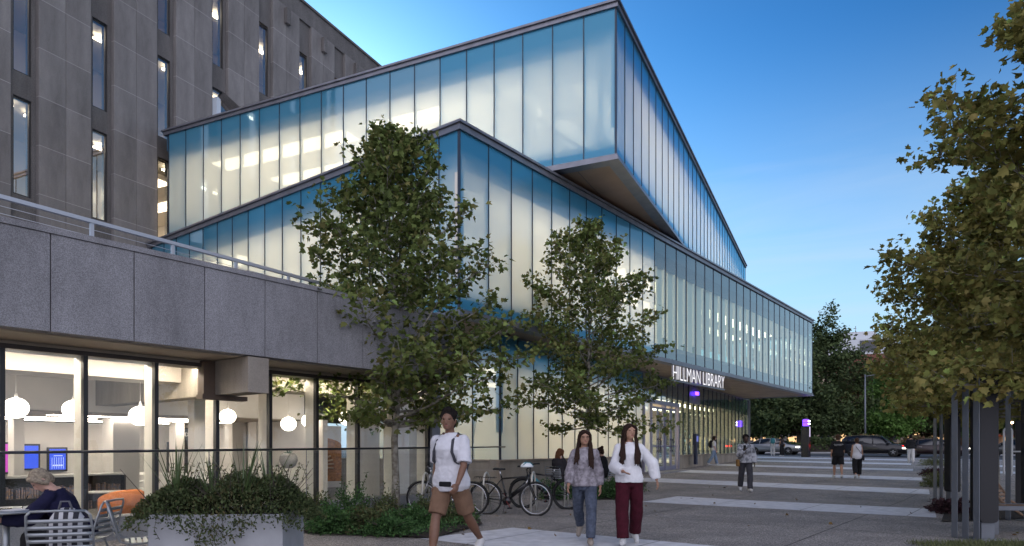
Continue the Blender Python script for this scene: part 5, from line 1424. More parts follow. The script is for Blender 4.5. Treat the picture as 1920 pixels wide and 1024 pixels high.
# ================================================================ cars
M_cglass = mat('tinted_car_glass', (.012,.014,.018), .06, spec=.8)
M_tail = emat('tail_lamp_red', (1,.03,.015), 3.2); M_head = emat('head_lamp_white', (1,.93,.82), 5)
def carpaint(name, c, metal=.5): return mat(name, c, .28, metal=metal, coat=.15)
def car(loc, rz, paint, kind, label, L_=4.7, W=1.84, H=1.45):
    """front towards +x"""
    t = empty('parked_car' if False else 'passing_car', loc, rz, label, 'car')
    suv = kind == 'suv'
    h = H
    if suv: roof = [(-2.28,.95),(-2.22,1.35),(-1.95,h-.06),(-1.2,h),(.1,h-.01),(.55,h-.08),(1.25,1.08)]
    else: roof = [(-2.32,.93),(-1.75,1.0),(-1.05,h-.08),(-.5,h),(.15,h-.01),(.55,h-.10),(1.25,.97)]
    belt = 1.02 if suv else .93
    k = L_/4.7
    low = [(-2.34,.42),(-2.36,.62),(-2.33,.85),(-2.25,belt),(-1.0,belt+.02),(.3,belt+.01),(1.25,belt-.02),(1.9,belt-.10),(2.25,.72),(2.35,.52),(2.30,.30),(-2.28,.30)]
    # lower body: rings across the width
    def body_ring(y, sc, inset_):
        return [(x*k*(1-inset_*.03), y, .30+(z-.30)*sc) for x, z in low]
    rings = [body_ring(-W/2+.0, .96, 1.2), body_ring(-W/2-.0+.03, .99, .6), body_ring(-W/2+.12, 1.0, .2), body_ring(-W*.25, 1.015, 0), body_ring(0, 1.02, 0), body_ring(W*.25, 1.015, 0), body_ring(W/2-.12, 1.0, .2), body_ring(W/2-.03, .99, .6), body_ring(W/2, .96, 1.2)]
    mb = MB(); mb.loft(rings, smooth=True); bd = mb.build('body', paint, t)
    # wheel arches (dark discs, proud) and wheels
    for x in (-1.42*k, 1.42*k):
        for s in (-1,1):
            mb = MB(); prof = [(.0,-.03),(.40,-.028),(.41,.0),(.40,.004),(0,.006)]
            mb.lathe(prof, n=26)
            mb.v = [(x+v[0], s*(W/2-.004)+s*v[2]*.6, .36+v[1]) for v in mb.v]; mb.build('wheel_arch', M_rub, t)
            mb = MB(); mb.lathe([(.20,-.11),(.31,-.115),(.335,-.09),(.335,.09),(.31,.115),(.20,.11)], n=28)
            mb.v = [(x+v[0], s*(W/2-.085)+v[2], .335+v[1]) for v in mb.v]; wh = mb.build('wheel', M_rub, t)
            mb = MB(); mb.lathe([(0,.0),(.21,.0),(.215,.02)], n=24); 
            mb.v = [(x+v[0], s*(W/2+.018+v[2]*.3), .335+v[1]) for v in mb.v]
            for q in range(5):
                a = R(72*q+18); mb.tube([(x,s*(W/2+.03),.335),(x+.19*math.cos(a),s*(W/2+.028),.335+.19*math.sin(a))], .022, 6)
            mb.build('rim', M_silv, wh)
    # cabin
    pts = roof
    def cab(y, ins, zs): return [(x*k*(1-ins), y, belt-.03+(z-belt+.03)*zs) for x, z in pts] + [(1.25*k*(1-ins), y, belt-.06), (-2.2*k*(1-ins), y, belt-.06)]
    yb = W/2-.10; yt = W/2-.30
    rg = [[(p[0], s*(yb-(yb-yt)*max(0,(p[2]-belt)/(h-belt)))*f, p[2]-(0 if f == 1 else -.012)) for p in cab(0, .0, 1)] for s, f in ((-1,1),(-1,.6),(1,.0),(1,.6),(1,1))]
    mb = MB(); mb.loft(rg); mb.build('cabin', M_cglass, t)
    # painted roof skin and pillars
    rr = [p for p in roof[2:-1]]
    mb = MB()
    for (a, b) in zip(rr, rr[1:]):
        ya = yb-(yb-yt)*max(0,(a[1]-belt)/(h-belt))+.012; yb_ = yb-(yb-yt)*max(0,(b[1]-belt)/(h-belt))+.012
        mb.add([(a[0]*k,-ya,a[1]+.012),(a[0]*k,ya,a[1]+.012),(b[0]*k,yb_,b[1]+.012),(b[0]*k,-yb_,b[1]+.012),(a[0]*k,-ya-.01,a[1]-.05),(a[0]*k,ya+.01,a[1]-.05),(b[0]*k,yb_+.01,b[1]-.05),(b[0]*k,-yb_-.01,b[1]-.05)], [(0,3,2,1),(0,4,7,3),(1,2,6,5)])
    mb.build('roof', paint, t)
    for s in (-1,1):
        mb = MB()
        for (xb, xt, zt) in ((1.22*k,.53*k,h-.09),(.02,-.02,h-.03),(-1.05*k,-1.0*k,h-.05),(-2.1*k,-1.85*k if suv else -1.1*k,h-.10)):
            zt2 = zt; yt2 = yb-(yb-yt)*max(0,(zt2-belt)/(h-belt))
            mb.tube([(xb,s*(yb+.008),belt-.03),(xt,s*(yt2+.008),zt2)], .030, 6)
        mb.build('pillars', paint if not suv else M_blk, t)
        mb = MB(); mb.bbox(.95*k,min(s*(W/2-.02),s*(W/2+.17)),belt-.02,1.12*k,max(s*(W/2-.02),s*(W/2+.17)),belt+.12,.03); mb.build('mirror', paint, t)
        for d in range(2):
            mb = MB(); x = (-.95+1.0*d)*k; mb.bbox(x,s*(W/2+.012)-.012,belt-.14,x+.2,s*(W/2+.012)+.012,belt-.11,.006); mb.build('door_handle', M_chrome, t)
        mb = MB(); y0, y1 = sorted((s*(W/2-.42), s*(W/2-.03))); y2, y3 = sorted((s*(W/2-.42), s*(W/2+.012))); mb.bbox(2.02*k,y2,.60,2.29*k,y3,.73,.03); mb.build('headlight', M_head, t)
        mb = MB(); y2, y3 = sorted((s*(W/2-.40), s*(W/2+.018))); mb.bbox(-2.37*k,y2,.78,-1.98*k,y3,.92,.03); mb.build('taillight', M_tail, t)
    mb = MB(); mb.box(-2.29*k,-W/2+.02,.22,2.26*k,W/2-.02,.34); mb.build('sill', M_rub, t)
    mb = MB(); mb.box(2.335*k,-.5,.36,2.375*k,.5,.55); mb.build('grille', M_blk, t)
    return t
hd = TH1 - math.pi/2     # heading along the road, towards the right of the photo
def road_at(px, u):
    r = (px-960)/F; Y = u/(.6114*r+.7913); return Vector((r*Y, Y, zg(r*Y, Y)+.004))
car(road_at(1452, 63.2), hd, carpaint('silver_car_paint', (.30,.31,.33)), 'sedan', 'silver saloon car passing behind the two people at the kerb', L_=4.8)
car(road_at(1640, 62.6), hd, carpaint('black_car_paint', (.012,.012,.015), .2), 'suv', 'black SUV passing behind the couple walking away', L_=4.9, H=1.72, W=1.92)
car(road_at(1752, 62.8), hd, carpaint('dark_red_black_paint', (.02,.010,.012), .2), 'sedan', 'dark saloon with red tail lamps right behind the black SUV', L_=4.7)
car(road_at(1905, 66.8), hd+math.pi, carpaint('graphite_car_paint', (.05,.055,.06), .4), 'sedan', 'dark car seen through the looped tube screen at the right edge', L_=4.6)
car(road_at(1380, 67.0), hd+math.pi, carpaint('pale_car_paint', (.35,.34,.32), .3), 'sedan', 'pale car half hidden by the glass hall corner', L_=4.6)

# ================================================================ buildings across the street
M_lime = mat('pale_limestone', (.46,.37,.27), .8, noise=.15, nscale=1.2)
M_brick = mat('red_brown_brick', (.19,.075,.05), .85, noise=.25, nscale=6)
M_warmw = emat('lit_window_warm', (1,.62,.30), 1.3)
M_darkw = mat('dark_window_glass', (.03,.035,.045), .1)
def arch_poly(w_, z0, z1):
    return [(-w_,z0),(w_,z0),(w_,z1)] + [(w_*math.cos(R(a)), z1+w_*math.sin(R(a))) for a in range(20,180,20)] + [(-w_,z1)]
def flat(mb, poly, y0, y1, x0=0):
    n = len(poly); mb.add([(x0+x,y0,z) for x,z in poly]+[(x0+x,y1,z) for x,z in poly], [list(range(n)), list(range(n,2*n))[::-1]]+[(i,n+i,n+(i+1)%n,(i+1)%n) for i in range(n)])
c = gat(1655, 112)
b = empty('campus_building', (c.x, c.y, 0), R(-18), 'large limestone building with lit arched windows and a brick top behind the far trees', 'building')
mb = MB(); mb.box(-14,0,0,26,18,13.2); mb.build('stone_wall', M_lime, b)
mb = MB(); mb.box(-14.2,-.3,13.2,26.2,18,13.8); mb.box(-14.1,-.18,4.9,26.1,-.003,5.25); mb.build('cornice', M_lime, b)
mb = MB(); mb.box(-13.8,.2,13.8,25.8,17.6,16.9); mb.build('brick_storey', M_brick, b)
mb = MB(); mb.box(-9.5,1.2,16.9,2.5,14,19.6); mb.box(-6.5,2.5,19.6,-.5,10,21.0); mb.box(4.5,2,16.9,14,12,19.0); mb.build('penthouse', mat('white_metal_cladding', (.55,.58,.62), .5), b)
mb = MB(); mb.box(-3.2,1.1,17.5,-.4,1.19,19.3); mb.build('penthouse_window', M_darkw, b)
mb = MB()
for x in (-5,-3.4,2): mb.tube([(x,4,20.9 if x < 0 else 18.9),(x,4,22.2)], .06, 6)
mb.build('vent_pipes', M_steel, b)
k = 0
for i in range(12):
    x = -12+i*3.3
    mb = MB(); flat(mb, arch_poly(.85, .9, 3.4), -.12, -.02, x); mb.build('arched_window', M_warmw if i % 3 != 1 else M_darkw, b)
    mb = MB()
    mb.box(x-.04,-.16,.9,x+.04,-.125,4.2); mb.box(x-.84,-.155,2.2,x-.045,-.125,2.28); mb.box(x+.045,-.155,2.2,x+.84,-.125,2.28); mb.build('window_bars', M_lime, b)
    for z in (6.2, 9.8):
        mb = MB(); mb.box(x-.65,-.06,z,x+.65,-.01,z+2.2); mb.build('window', M_warmw if (i*7+int(z)) % 4 == 0 else M_darkw, b)
    mb = MB(); mb.bbox(x+1.35,-.28,0,x+1.95,-.02,13.1,.05); mb.build('pilaster', M_lime, b)
c = gat(1950, 96)
b = empty('brick_shop_row', (c.x, c.y, 0), R(-30), 'red brick building with a lit ground floor at the right edge', 'building')
mb = MB(); mb.box(-8,0,3.2,16,12,8.2); mb.build('brick_wall', M_brick, b)
mb = MB(); mb.box(-8,.3,0,16,12,3.19); mb.build('ground_floor_wall', M_lime, b)
for i in range(7):
    mb = MB(); mb.box(-7.5+i*3.3,.18,.5,-5+i*3.3,.27,2.9); mb.build('shop_window', M_warmw, b)
    mb = MB(); mb.box(-7.2+i*3.3,-.05,4.4,-5.6+i*3.3,-.01,6.6); mb.build('window', M_darkw, b)
mb = MB(); mb.bbox(-8,-1.0,3.0,3,-.02,3.25,.03); mb.build('awning', mat('orange_red_awning', (.5,.10,.03), .7), b)
c = gat(1405, 118)
b = empty('street_shopfront', (c.x, c.y, 0), R(-20), 'small lit shopfront glimpsed between the dark trunks under the overhang', 'building')
mb = MB(); mb.box(-10,0,0,10,8,9); mb.build('wall', mat('grey_render', (.22,.2,.19), .8), b)
for i in range(5):
    mb = MB(); mb.box(-9.5+i*3.9,-.08,.8,-6.4+i*3.9,-.01,3.3); mb.build('shop_window', M_warmw, b)
mb = MB(); mb.bbox(-3.5,-.3,3.6,-1.2,-.02,4.5,.04); mb.build('red_sign', emat('red_sign_glow', (1,.05,.04), 1.6), b)
mb = MB(); mb.bbox(1.5,-.3,3.7,3.4,-.02,4.4,.04); mb.build('red_sign', bpy.data.materials['red_sign_glow'], b)
# distant tree mass closing the horizon
rng = np.random.default_rng(50); n = 26000
ang = rng.uniform(R(-8), R(62), n); dist = rng.uniform(150, 190, n)
hh = (9+2.5*np.sin(ang*31)+2*np.sin(ang*73+1)+1.2*np.sin(ang*151))
P_ = np.stack([np.sin(ang)*dist, np.cos(ang)*dist, hh*rng.random(n)**.6+.5],1)
tag(leaves_mesh('distant_wood', P_, rng.normal(size=(n,3))+np.array([0,0,.4]), 1.7*rng.uniform(.6,1.2,n), LEAF4, M_leafD, None, rng), kind='stuff')
# ================================================================ people
from mathutils import noise as mnoise
def remesh(mb, name, mat_, parent, vox, fold=0.0, fscale=9.0, smooth=3, seed=0, stretch=(1,1,1)):
    me = bpy.data.meshes.new('tmp'); me.from_pydata([tuple(p) for p in mb.v], [], mb.f); me.update()
    o = bpy.data.objects.new('tmp', me); COL.objects.link(o)
    m = o.modifiers.new('r', 'REMESH'); m.mode = 'VOXEL'; m.voxel_size = vox; m.use_smooth_shade = True
    if smooth: s_ = o.modifiers.new('s', 'SMOOTH'); s_.factor = .5; s_.iterations = smooth
    bpy.context.view_layer.update()
    dg = bpy.context.evaluated_depsgraph_get()
    out = bpy.data.meshes.new_from_object(o.evaluated_get(dg)); bpy.data.objects.remove(o); bpy.data.meshes.remove(me)
    out.name = name
    if fold:
        off = Vector((seed*3.1, seed*1.7, seed*.9))
        nrm = [v.normal.copy() for v in out.vertices]
        for v, n_ in zip(out.vertices, nrm):
            q = Vector((v.co.x*stretch[0], v.co.y*stretch[1], v.co.z*stretch[2]))*fscale + off
            a = mnoise.noise(q) ; b = 1-abs(mnoise.noise(q*2.3+Vector((5,1,2))))*2
            v.co += n_*fold*(a*1.0 + b*.45)
    out.materials.clear(); out.materials.append(mat_)
    out.polygons.foreach_set('use_smooth', [True]*len(out.polygons)); out.update()
    return link(name, out, parent)
SK = {}
def skin(tone):
    c = {'pale': (.50,.30,.23), 'tan': (.36,.20,.13), 'brown': (.18,.09,.055), 'dark': (.05,.028,.02)}[tone]
    if tone not in SK: SK[tone] = mat('skin_'+tone, c, .5, noise=.06, nscale=20)
    return SK[tone]
CL = {}
def cloth(name, c, n=.10, sc=14, c2=None, ramp=None, bump=.25):
    if name not in CL: CL[name] = mat(name, c, .88, noise=n, nscale=sc, color2=c2, ramp=ramp, bump=bump, bscale=180, spec=.2)
    return CL[name]
def person(label, loc, rz, H, skin_tone, top, bottom, hair, pose, vox=.012, sex='f', group=None):
    """local +y is forward. pose: dict of degrees"""
    P = dict(lean=2, twist=0, hl=5, kl=5, hr=-5, kr=5, al=5, el=15, ar=5, er=15, abl=8, abr=8, yl=0, yr=0, nod=0, turn=0, sit=False, curl=.35)
    P.update(pose); s = H/1.70
    t = empty('person', loc, rz, label, 'person', group)
    SW = .178 if sex == 'm' else .150
    hz = .90*s
    def rx(v, a): c, q = math.cos(R(a)), math.sin(R(a)); return Vector((v.x, v.y*c - v.z*q, v.y*q + v.z*c))
    # legs
    def leg(sd, hp, kb):
        hip = Vector((sd*.088*s, 0, hz)); kn = hip + Vector((sd*.02*s, math.sin(R(hp))*.43*s, -math.cos(R(hp))*.43*s))
        a = hp-kb; an = kn + Vector((-sd*.01*s, math.sin(R(a))*.405*s, -math.cos(R(a))*.405*s))
        fp = max(-55, min(20, a*.75)) if kb > 8 else max(-10, min(18, a*.6))
        if P['sit']: fp = 0
        fd = Vector((sd*.12, math.cos(R(fp)), math.sin(R(fp)))).normalized()
        return hip, kn, an, fd
    Ls = {-1: leg(-1, P['hl'], P['kl']), 1: leg(1, P['hr'], P['kr'])}
    low = min(l[2].z + min(0, l[3].z*.18*s) for l in Ls.values()) - .085*s
    dz = -low
    Z = Vector((0,0,dz))
    Ls = {k: (a+Z, b+Z, c+Z, d) for k, (a,b,c,d) in Ls.items()}
    pel = Vector((0,0,hz)) + Z
    def up(v):   # torso point given in standing coords relative to pelvis
        q = rx(v, -P['lean'] if v.z > .08*s else -P['lean']*max(0, v.z)/(.08*s))
        a = R(P['twist'])*min(1, max(0, v.z/(.5*s)))
        return pel + Vector((q.x*math.cos(a)-q.y*math.sin(a), q.x*math.sin(a)+q.y*math.cos(a), q.z))
    fw = .94 if sex == 'f' else 1.06
    TR = [(-.10,.115,.09,0),(-.04,.16,.11,-.005),(.04,.168,.115,-.008),(.12,.145,.10,0),(.19,.128 if sex=='f' else .145,.092,.004),(.28,.145,.102,.008),(.37,.158,.115,.012),(.44,.165,.105,.004),(.495,.15,.082,-.005),(.535,.09,.062,-.008)]
    def torso(mb, off=0, z0=-.10, z1=.54, flare=0, taper=1.0):
        rings = []
        for (z, w_, d_, yo) in TR:
            if z < z0-.001 or z > z1+.001: continue
            f = max(0, (.20-z)/.3)*flare
            c = up(Vector((0, yo*s, z*s))); ex = up(Vector((1, yo*s, z*s)))
            ax = up(Vector((.1, yo*s, z*s))) - c; ax.normalize(); ay = up(Vector((0, yo*s+.1, z*s))) - c; ay.normalize()
            oo = off*(1 if z < .40 else .55); rings.append((c, ax*(w_*fw*s+oo+f), ay*(d_*s+oo+f)))
        mb.loft(rings)
    def seg(mb, a, b, r0, r1, n=14, mid=None):
        pts = []; rs = []
        for i in range(7):
            f = i/6; pts.append(a.lerp(b, f)); r = r0+(r1-r0)*f
            if mid: r += mid*math.sin(math.pi*min(1, f*1.3))
            rs.append(r)
        mb.tube(pts, rs, n)
    # arms
    arms = {}
    for sd, a, e, ab, yw in ((-1, P['al'], P['el'], P['abl'], P['yl']), (1, P['ar'], P['er'], P['abr'], P['yr'])):
        sh = up(Vector((sd*(SW-.005)*s, -.005*s, .455*s)))
        d = Vector((sd*math.sin(R(ab)), math.sin(R(a))*math.cos(R(ab)), -math.cos(R(a))*math.cos(R(ab)))).normalized()
        el = sh + d*.285*s
        # forearm: bend forward about x, yaw inwards by yw
        a2 = a+e
        d2 = Vector((sd*math.sin(R(ab*.4)) - sd*math.sin(R(yw)), math.sin(R(a2))*math.cos(R(yw)), -math.cos(R(a2)))).normalized()
        wr = el + d2*.245*s
        arms[sd] = (sh, el, wr, d2)
    body = MB()
    torso(body)
    nk0 = up(Vector((0,-.01*s,.50*s))); 
    hq = up(Vector((0,.005*s,.60*s)))
    hc = up(Vector((0, (.018+.03*math.sin(R(P['nod'])))*s, .682*s)))
    body.tube([nk0, nk0.lerp(hc, .4), nk0.lerp(hc, .8)], [.058*s, .05*s, .05*s], 14)
    HR = Euler((R(-P['nod']-P['lean']*.5), 0, R(P['turn']))).to_matrix()
    def hp_(x, y, z): return hc + HR @ Vector((x*s, y*s, z*s))
    body.ball(hc, .076*s, .094*s, .108*s, 20, 14, HR)
    body.ball(hp_(0,.022,-.055), .058*s, .072*s, .062*s, 16, 12, HR)      # jaw
    body.ball(hp_(0,.078,-.085), .028*s, .020*s, .022*s, 12, 8, HR)       # chin
    body.tube([hp_(0,.088,.012), hp_(0,.104,-.018), hp_(0,.112,-.034), hp_(0,.095,-.044)], [.009*s,.011*s,.015*s,.010*s], 8)
    body.ball(hp_(0,.088,-.062), .024*s, .012*s, .010*s, 12, 8, HR)       # lips
    for sd in (-1,1):
        body.ball(hp_(sd*.078,-.004,-.012), .010*s, .018*s, .030*s, 10, 8, HR)
        body.ball(hp_(sd*.034,.078,.026), .024*s, .016*s, .009*s, 10, 8, HR)
    for sd, (sh, el, wr, d2) in arms.items():
        body.ball(sh, .056*s, .056*s, .056*s); seg(body, sh, el, .048*s, .038*s, mid=.004*s); body.ball(el, .038*s); seg(body, el, wr, .038*s, .025*s, mid=.004*s)
        # hand
        side = Vector((0,1,0)) - d2*d2.y
        if side.length < .3: side = Vector((0,0,1)) - d2*d2.z
        side.normalize(); nrm = d2.cross(side)*(-sd); inward = Vector((-sd,0,0))
        inward = (inward - d2*inward.dot(d2)); inward.normalize()
        M = Matrix((side, inward, d2)).transposed()
        body.ball(wr + d2*.045*s, .040*s, .016*s, .052*s, 14, 10, M)
        cu = P['curl']
        for k, (o_, L_, ) in enumerate(((.030,.072),(.010,.080),(-.010,.074),(-.029,.058))):
            b = wr + d2*.080*s + side*o_*s; pts = [b - d2*.02*s]; dd = d2.copy()
            for j, fr in enumerate((.45,.30,.25)):
                dd = (dd + inward*cu*(.8+.5*j)).normalized(); pts.append(pts[-1] + dd*L_*s*fr*(1.25 if j == 0 else 1))
            body.tube(pts, [.0095*s,.009*s,.0085*s,.006*s], 8)
        b = wr + d2*.025*s + side*.030*s; body.tube([b, b+(side*.7+d2*.7+inward*.3).normalized()*.035*s, b+(side*.4+d2*.9+inward*.45).normalized()*.065*s], [.013*s,.011*s,.008*s], 8)
    for sd, (hip, kn, an, fd) in Ls.items():
        seg(body, hip, kn, .082*s, .052*s, mid=.006*s); body.ball(kn, .052*s); seg(body, kn, an, .050*s, .034*s, mid=.012*s)
        heel = an + Vector((0,0,-.045*s)) - fd*.045*s; toe = an + Vector((0,0,-.060*s)) + fd*.155*s
        body.tube([heel, an.lerp(toe,.35)+Vector((0,0,-.02*s)), toe], [.036*s,.040*s,.026*s], 10)
    remesh(body, 'body', skin(skin_tone), t, min(vox, .0085) if vox < .014 else vox, smooth=1)
    # face details
    mb = MB()
    for sd in (-1,1): mb.ball(hp_(sd*.031,.0865,.008), .011*s, .006*s, .006*s, 10, 8, HR)
    mb.build('eyes', bpy.data.materials.get('eye_dark') or mat('eye_dark', (.02,.015,.012), .2), t)
    mb = MB(); mb.ball(hp_(0,.0985,-.062), .021*s, .005*s, .006*s, 10, 6, HR); mb.build('mouth', bpy.data.materials.get('lip_colour') or mat('lip_colour', (.28,.09,.08), .4), t)
    # shoes
    shoe = pose.get('shoe', cloth('shoe_white', (.55,.55,.55), 0)) 
    for sd, (hip, kn, an, fd) in Ls.items():
        mb = MB(); heel = an + Vector((0,0,-.048*s)) - fd*.055*s; toe = an + Vector((0,0,-.060*s)) + fd*.175*s
        mb.tube([heel, an+Vector((0,0,-.035*s)), an.lerp(toe,.5)+Vector((0,0,-.01*s)), toe], [.044*s,.052*s,.046*s,.034*s], 12)
        mb.tube([an+Vector((0,0,-.03*s)), an+Vector((0,0,.01*s))], .046*s, 12)
        remesh(mb, 'shoe', shoe, t, vox, smooth=2)
    # bottom
    kind, bm_, loose, cut = bottom
    mb = MB(); torso(mb, .014*s, -.10, .13)
    for sd, (hip, kn, an, fd) in Ls.items():
        if kind == 'shorts':
            end = hip.lerp(kn, cut); mb.tube([hip+Vector((0,0,.06*s)), hip, hip.lerp(end,.5), end], [.10*s,.104*s,.100*s+loose*s*.6,.094*s+loose*s], 16)
        else:
            mb.tube([hip+Vector((0,0,.06*s)), hip, hip.lerp(kn,.5), kn], [.098*s,.100*s,.086*s+loose*s*.5,.064*s+loose*s], 16)
            end = kn.lerp(an, cut); mb.ball(kn, .064*s+loose*s); mb.tube([kn, kn.lerp(end,.35), kn.lerp(end,.7), end], [.063*s+loose*s,.066*s+loose*s,.056*s+loose*s*1.1,.052*s+loose*s*1.3], 16)
    remesh(mb, 'shorts' if kind == 'shorts' else 'trousers', bm_, t, vox, fold=.008*s, fscale=11, seed=len(label), stretch=(1.2,1.2,.7))
    # top
    kind, tm, off, hem, slv, sl_loose = top
    mb = MB(); torso(mb, off*s, hem, .50, flare=off*.6*s); 
    c = up(Vector((0,-.005*s,.50*s))); ax = (up(Vector((.1,0,.5*s)))-up(Vector((0,0,.5*s)))).normalized()
    mb.loft([(c, ax*.14*s, Vector((0,.085*s,0))), (up(Vector((0,-.008*s,.535*s))), ax*.08*s, Vector((0,.066*s,0)))])
    for sd, (sh, el, wr, d2) in arms.items():
        if slv <= 0: continue
        mb.ball(sh, (.052+off*.4)*s)
        if slv <= 1: e_ = sh.lerp(el, slv); mb.tube([sh, sh.lerp(e_,.5), e_], [(.052+off*.45)*s, (.050+off*.45+sl_loose*.5)*s, (.050+off*.4+sl_loose)*s], 14)
        else:
            e_ = el.lerp(wr, slv-1); mb.tube([sh, sh.lerp(el,.5), el], [(.052+off*.45)*s, (.049+off*.45+sl_loose*.4)*s, (.045+off*.4+sl_loose*.8)*s], 14); mb.ball(el, (.048+off*.4+sl_loose)*s)
            mb.tube([el, el.lerp(e_,.5), e_], [(.048+off*.4+sl_loose)*s, (.044+off*.4+sl_loose*1.1)*s, (.034+off*.3+sl_loose*.8)*s], 14)
    remesh(mb, kind, tm, t, vox, fold=.010*s, fscale=9, seed=len(label)+2, stretch=(1,1,.8))
    # hair
    hk, hm = hair; rs = random.Random(len(label)*7)
    cap = MB()
    cap.ball(hp_(0,-.013,.020), .085*s, .096*s, .104*s, 20, 14, HR)
    if hk in ('long', 'bun', 'braid'):
        for sd in (-1,1): cap.tube([hp_(sd*.004,.060,.098), hp_(sd*.034,.078,.075), hp_(sd*.064,.060,.045)], [.016*s,.016*s,.018*s], 8)
    cap.ball(hp_(0,-.045,-.035), .074*s, .060*s, .080*s, 16, 10, HR)
    if hk in ('long', 'braid', 'bun'):
        for sd in (-1,1): cap.tube([hp_(sd*.050,.055,.085), hp_(sd*.082,.045,.035), hp_(sd*.088,.018,-.03), hp_(sd*.085,-.012,-.08)], [.022*s,.024*s,.026*s,.022*s], 10)
    if hk == 'curly':
        for k in range(60):
            a = rs.uniform(0,6.28); e = rs.uniform(.05,1.5)
            if math.sin(a)*math.cos(e) > .35 and e < .75: continue
            cap.ball(hp_(.083*math.cos(a)*math.cos(e), -.015+.09*math.sin(a)*math.cos(e), .03+.10*math.sin(e)), rs.uniform(.016,.026)*s, n=8, m=6)
    if hk == 'bun': cap.ball(hp_(0,-.08,.10), .045*s, .045*s, .04*s)
    if hk == 'long':
        L_ = pose.get('hairlen', .42)
        for k in range(96):
            sd = -1 if k % 2 else 1; q = rs.random(); back = rs.random() < (.35 if sd != pose.get('hside', 0) else .8)
            x0 = sd*(.060+.03*q)
            if back: pts = [hp_(sd*.07*q,-.09,.03), hp_(sd*.08*q,-.11,-.08), hp_(0,0,0)+Vector((sd*.10*q*s,-.11*s,-.20*s)), hc+Vector((sd*.11*q*s,-.13*s,-(.2+L_*.5)*s)), hc+Vector((sd*.10*q*s,-.13*s,-(.16+L_)*s*rs.uniform(.75,1)))]
            else: pts = [hp_(x0*.7,.02-.05*q,.09), hp_(x0*1.05,.03-.05*q,-.02), hc+Vector((sd*(.072+.045*q)*s,(.05-.06*q)*s,-.13*s)), hc+Vector((sd*(.065+.085*rs.random())*s,(.115+.02*rs.random())*s,-(.16+L_*.45)*s)), hc+Vector((sd*(.06+.095*rs.random())*s,(.15)*s,-(.14+L_)*s*rs.uniform(.7,1)))]
            cap.tube(pts, [.012*s,.013*s,.013*s,.011*s,.005*s], 6)
    if hk == 'braid':
        b0 = hp_(.045,-.055,-.07); 
        for k in range(9): f = k/8; cap.ball(b0+Vector((.02*f+.012*(-1)**k,.05*f,-.24*f))*s, .024*s*(1-f*.4), n=10, m=8)
    remesh(cap, 'hair', hm, t, min(vox, .010), fold=.002*s, fscale=30, seed=3, smooth=2, stretch=(1,1,.25))
    return t, dict(arms=arms, legs=Ls, up=up, hc=hc, hp=hp_, s=s, pel=pel)
def hairm(n, c): return bpy.data.materials.get(n) or mat(n, c, .8, noise=.25, nscale=60, spec=.12)
H_blk = hairm('black_hair', (.012,.009,.008)); H_dbr = hairm('dark_brown_hair', (.028,.016,.012)); H_bl = mat('ash_blonde_hair', (.16,.13,.10), .7, spec=.2, color2=(.34,.28,.20), nscale=45, noise=.2); H_auburn = hairm('auburn_hair', (.12,.055,.028)); H_br = hairm('brown_hair', (.06,.035,.022))
def backpack(t, info, m, w_=.15, h_=.42, d_=.13, straps=None):
    up, s = info['up'], info['s']
    mb = MB(); rings = []
    for f in (0,.08,.3,.6,.85,1):
        k = math.sin(math.pi*min(.97, max(.12, f*.8+.12)))**.4
        c = up(Vector((0, -.115*s-d_*.5*k, (.10+h_*f)*s))); rings.append((c, Vector((w_*k*s,0,0)), Vector((0,d_*.55*k*s,0))))
    mb.loft(rings); o = remesh(mb, 'backpack', m, t, .014, fold=.006, smooth=2)
    mb = MB()
    for sd in (-1,1): mb.tube([up(Vector((sd*.085*s,-.12*s,.46*s))), up(Vector((sd*.095*s,-.02*s,.530*s))), up(Vector((sd*.10*s,.095*s,.46*s))), up(Vector((sd*.115*s,.148*s,.34*s))), up(Vector((sd*.14*s,.125*s,.24*s))), up(Vector((sd*.165*s,.0,.17*s))), up(Vector((sd*.11*s,-.11*s,.14*s)))], .017*s, 8)
    mb.build('straps', straps or m, t)
def bag_strap(t, info, m, sd=1):
    up, s = info['up'], info['s']
    mb = MB(); mb.tube([up(Vector((-sd*.12*s,-.03*s,.535*s))), up(Vector((-sd*.03*s,.15*s,.38*s))), up(Vector((sd*.10*s,.14*s,.20*s))), up(Vector((sd*.185*s,.03*s,.05*s)))], .010*s, 6)
    mb.tube([up(Vector((-sd*.12*s,-.03*s,.535*s))), up(Vector((-sd*.03*s,-.14*s,.38*s))), up(Vector((sd*.10*s,-.14*s,.20*s))), up(Vector((sd*.185*s,-.03*s,.05*s)))], .010*s, 6)
    p = up(Vector((sd*.215*s,0,-.04*s))); mb.bbox(p.x-.03,p.y-.12,p.z-.11,p.x+.05,p.y+.12,p.z+.10,.02); mb.build('shoulder_bag', m, t)
def face(px, off): # heading so that local +y points to the camera, turned by off degrees (positive: towards the photo's left)
    return math.pi + math.atan2(-(px-960), 1280)*0 + R(off)
C_white = cloth('white_tshirt_cotton', (.62,.62,.66), .05); C_khaki = cloth('khaki_brown_cotton', (.19,.115,.075), .08); C_black = cloth('black_cotton', (.014,.014,.016), .1)
C_denim = cloth('blue_grey_denim', (.07,.085,.12), .22, 22); C_fleece = cloth('mottled_grey_fleece', (.22,.20,.22), .3, 18, c2=(.42,.39,.43), ramp=(.38,.62), bump=.8)
C_blouse = cloth('white_blouse_linen', (.70,.70,.72), .05); C_maroon = cloth('maroon_trousers', (.050,.006,.013), .15); C_navy = cloth('navy_sweatshirt', (.012,.012,.040), .12)
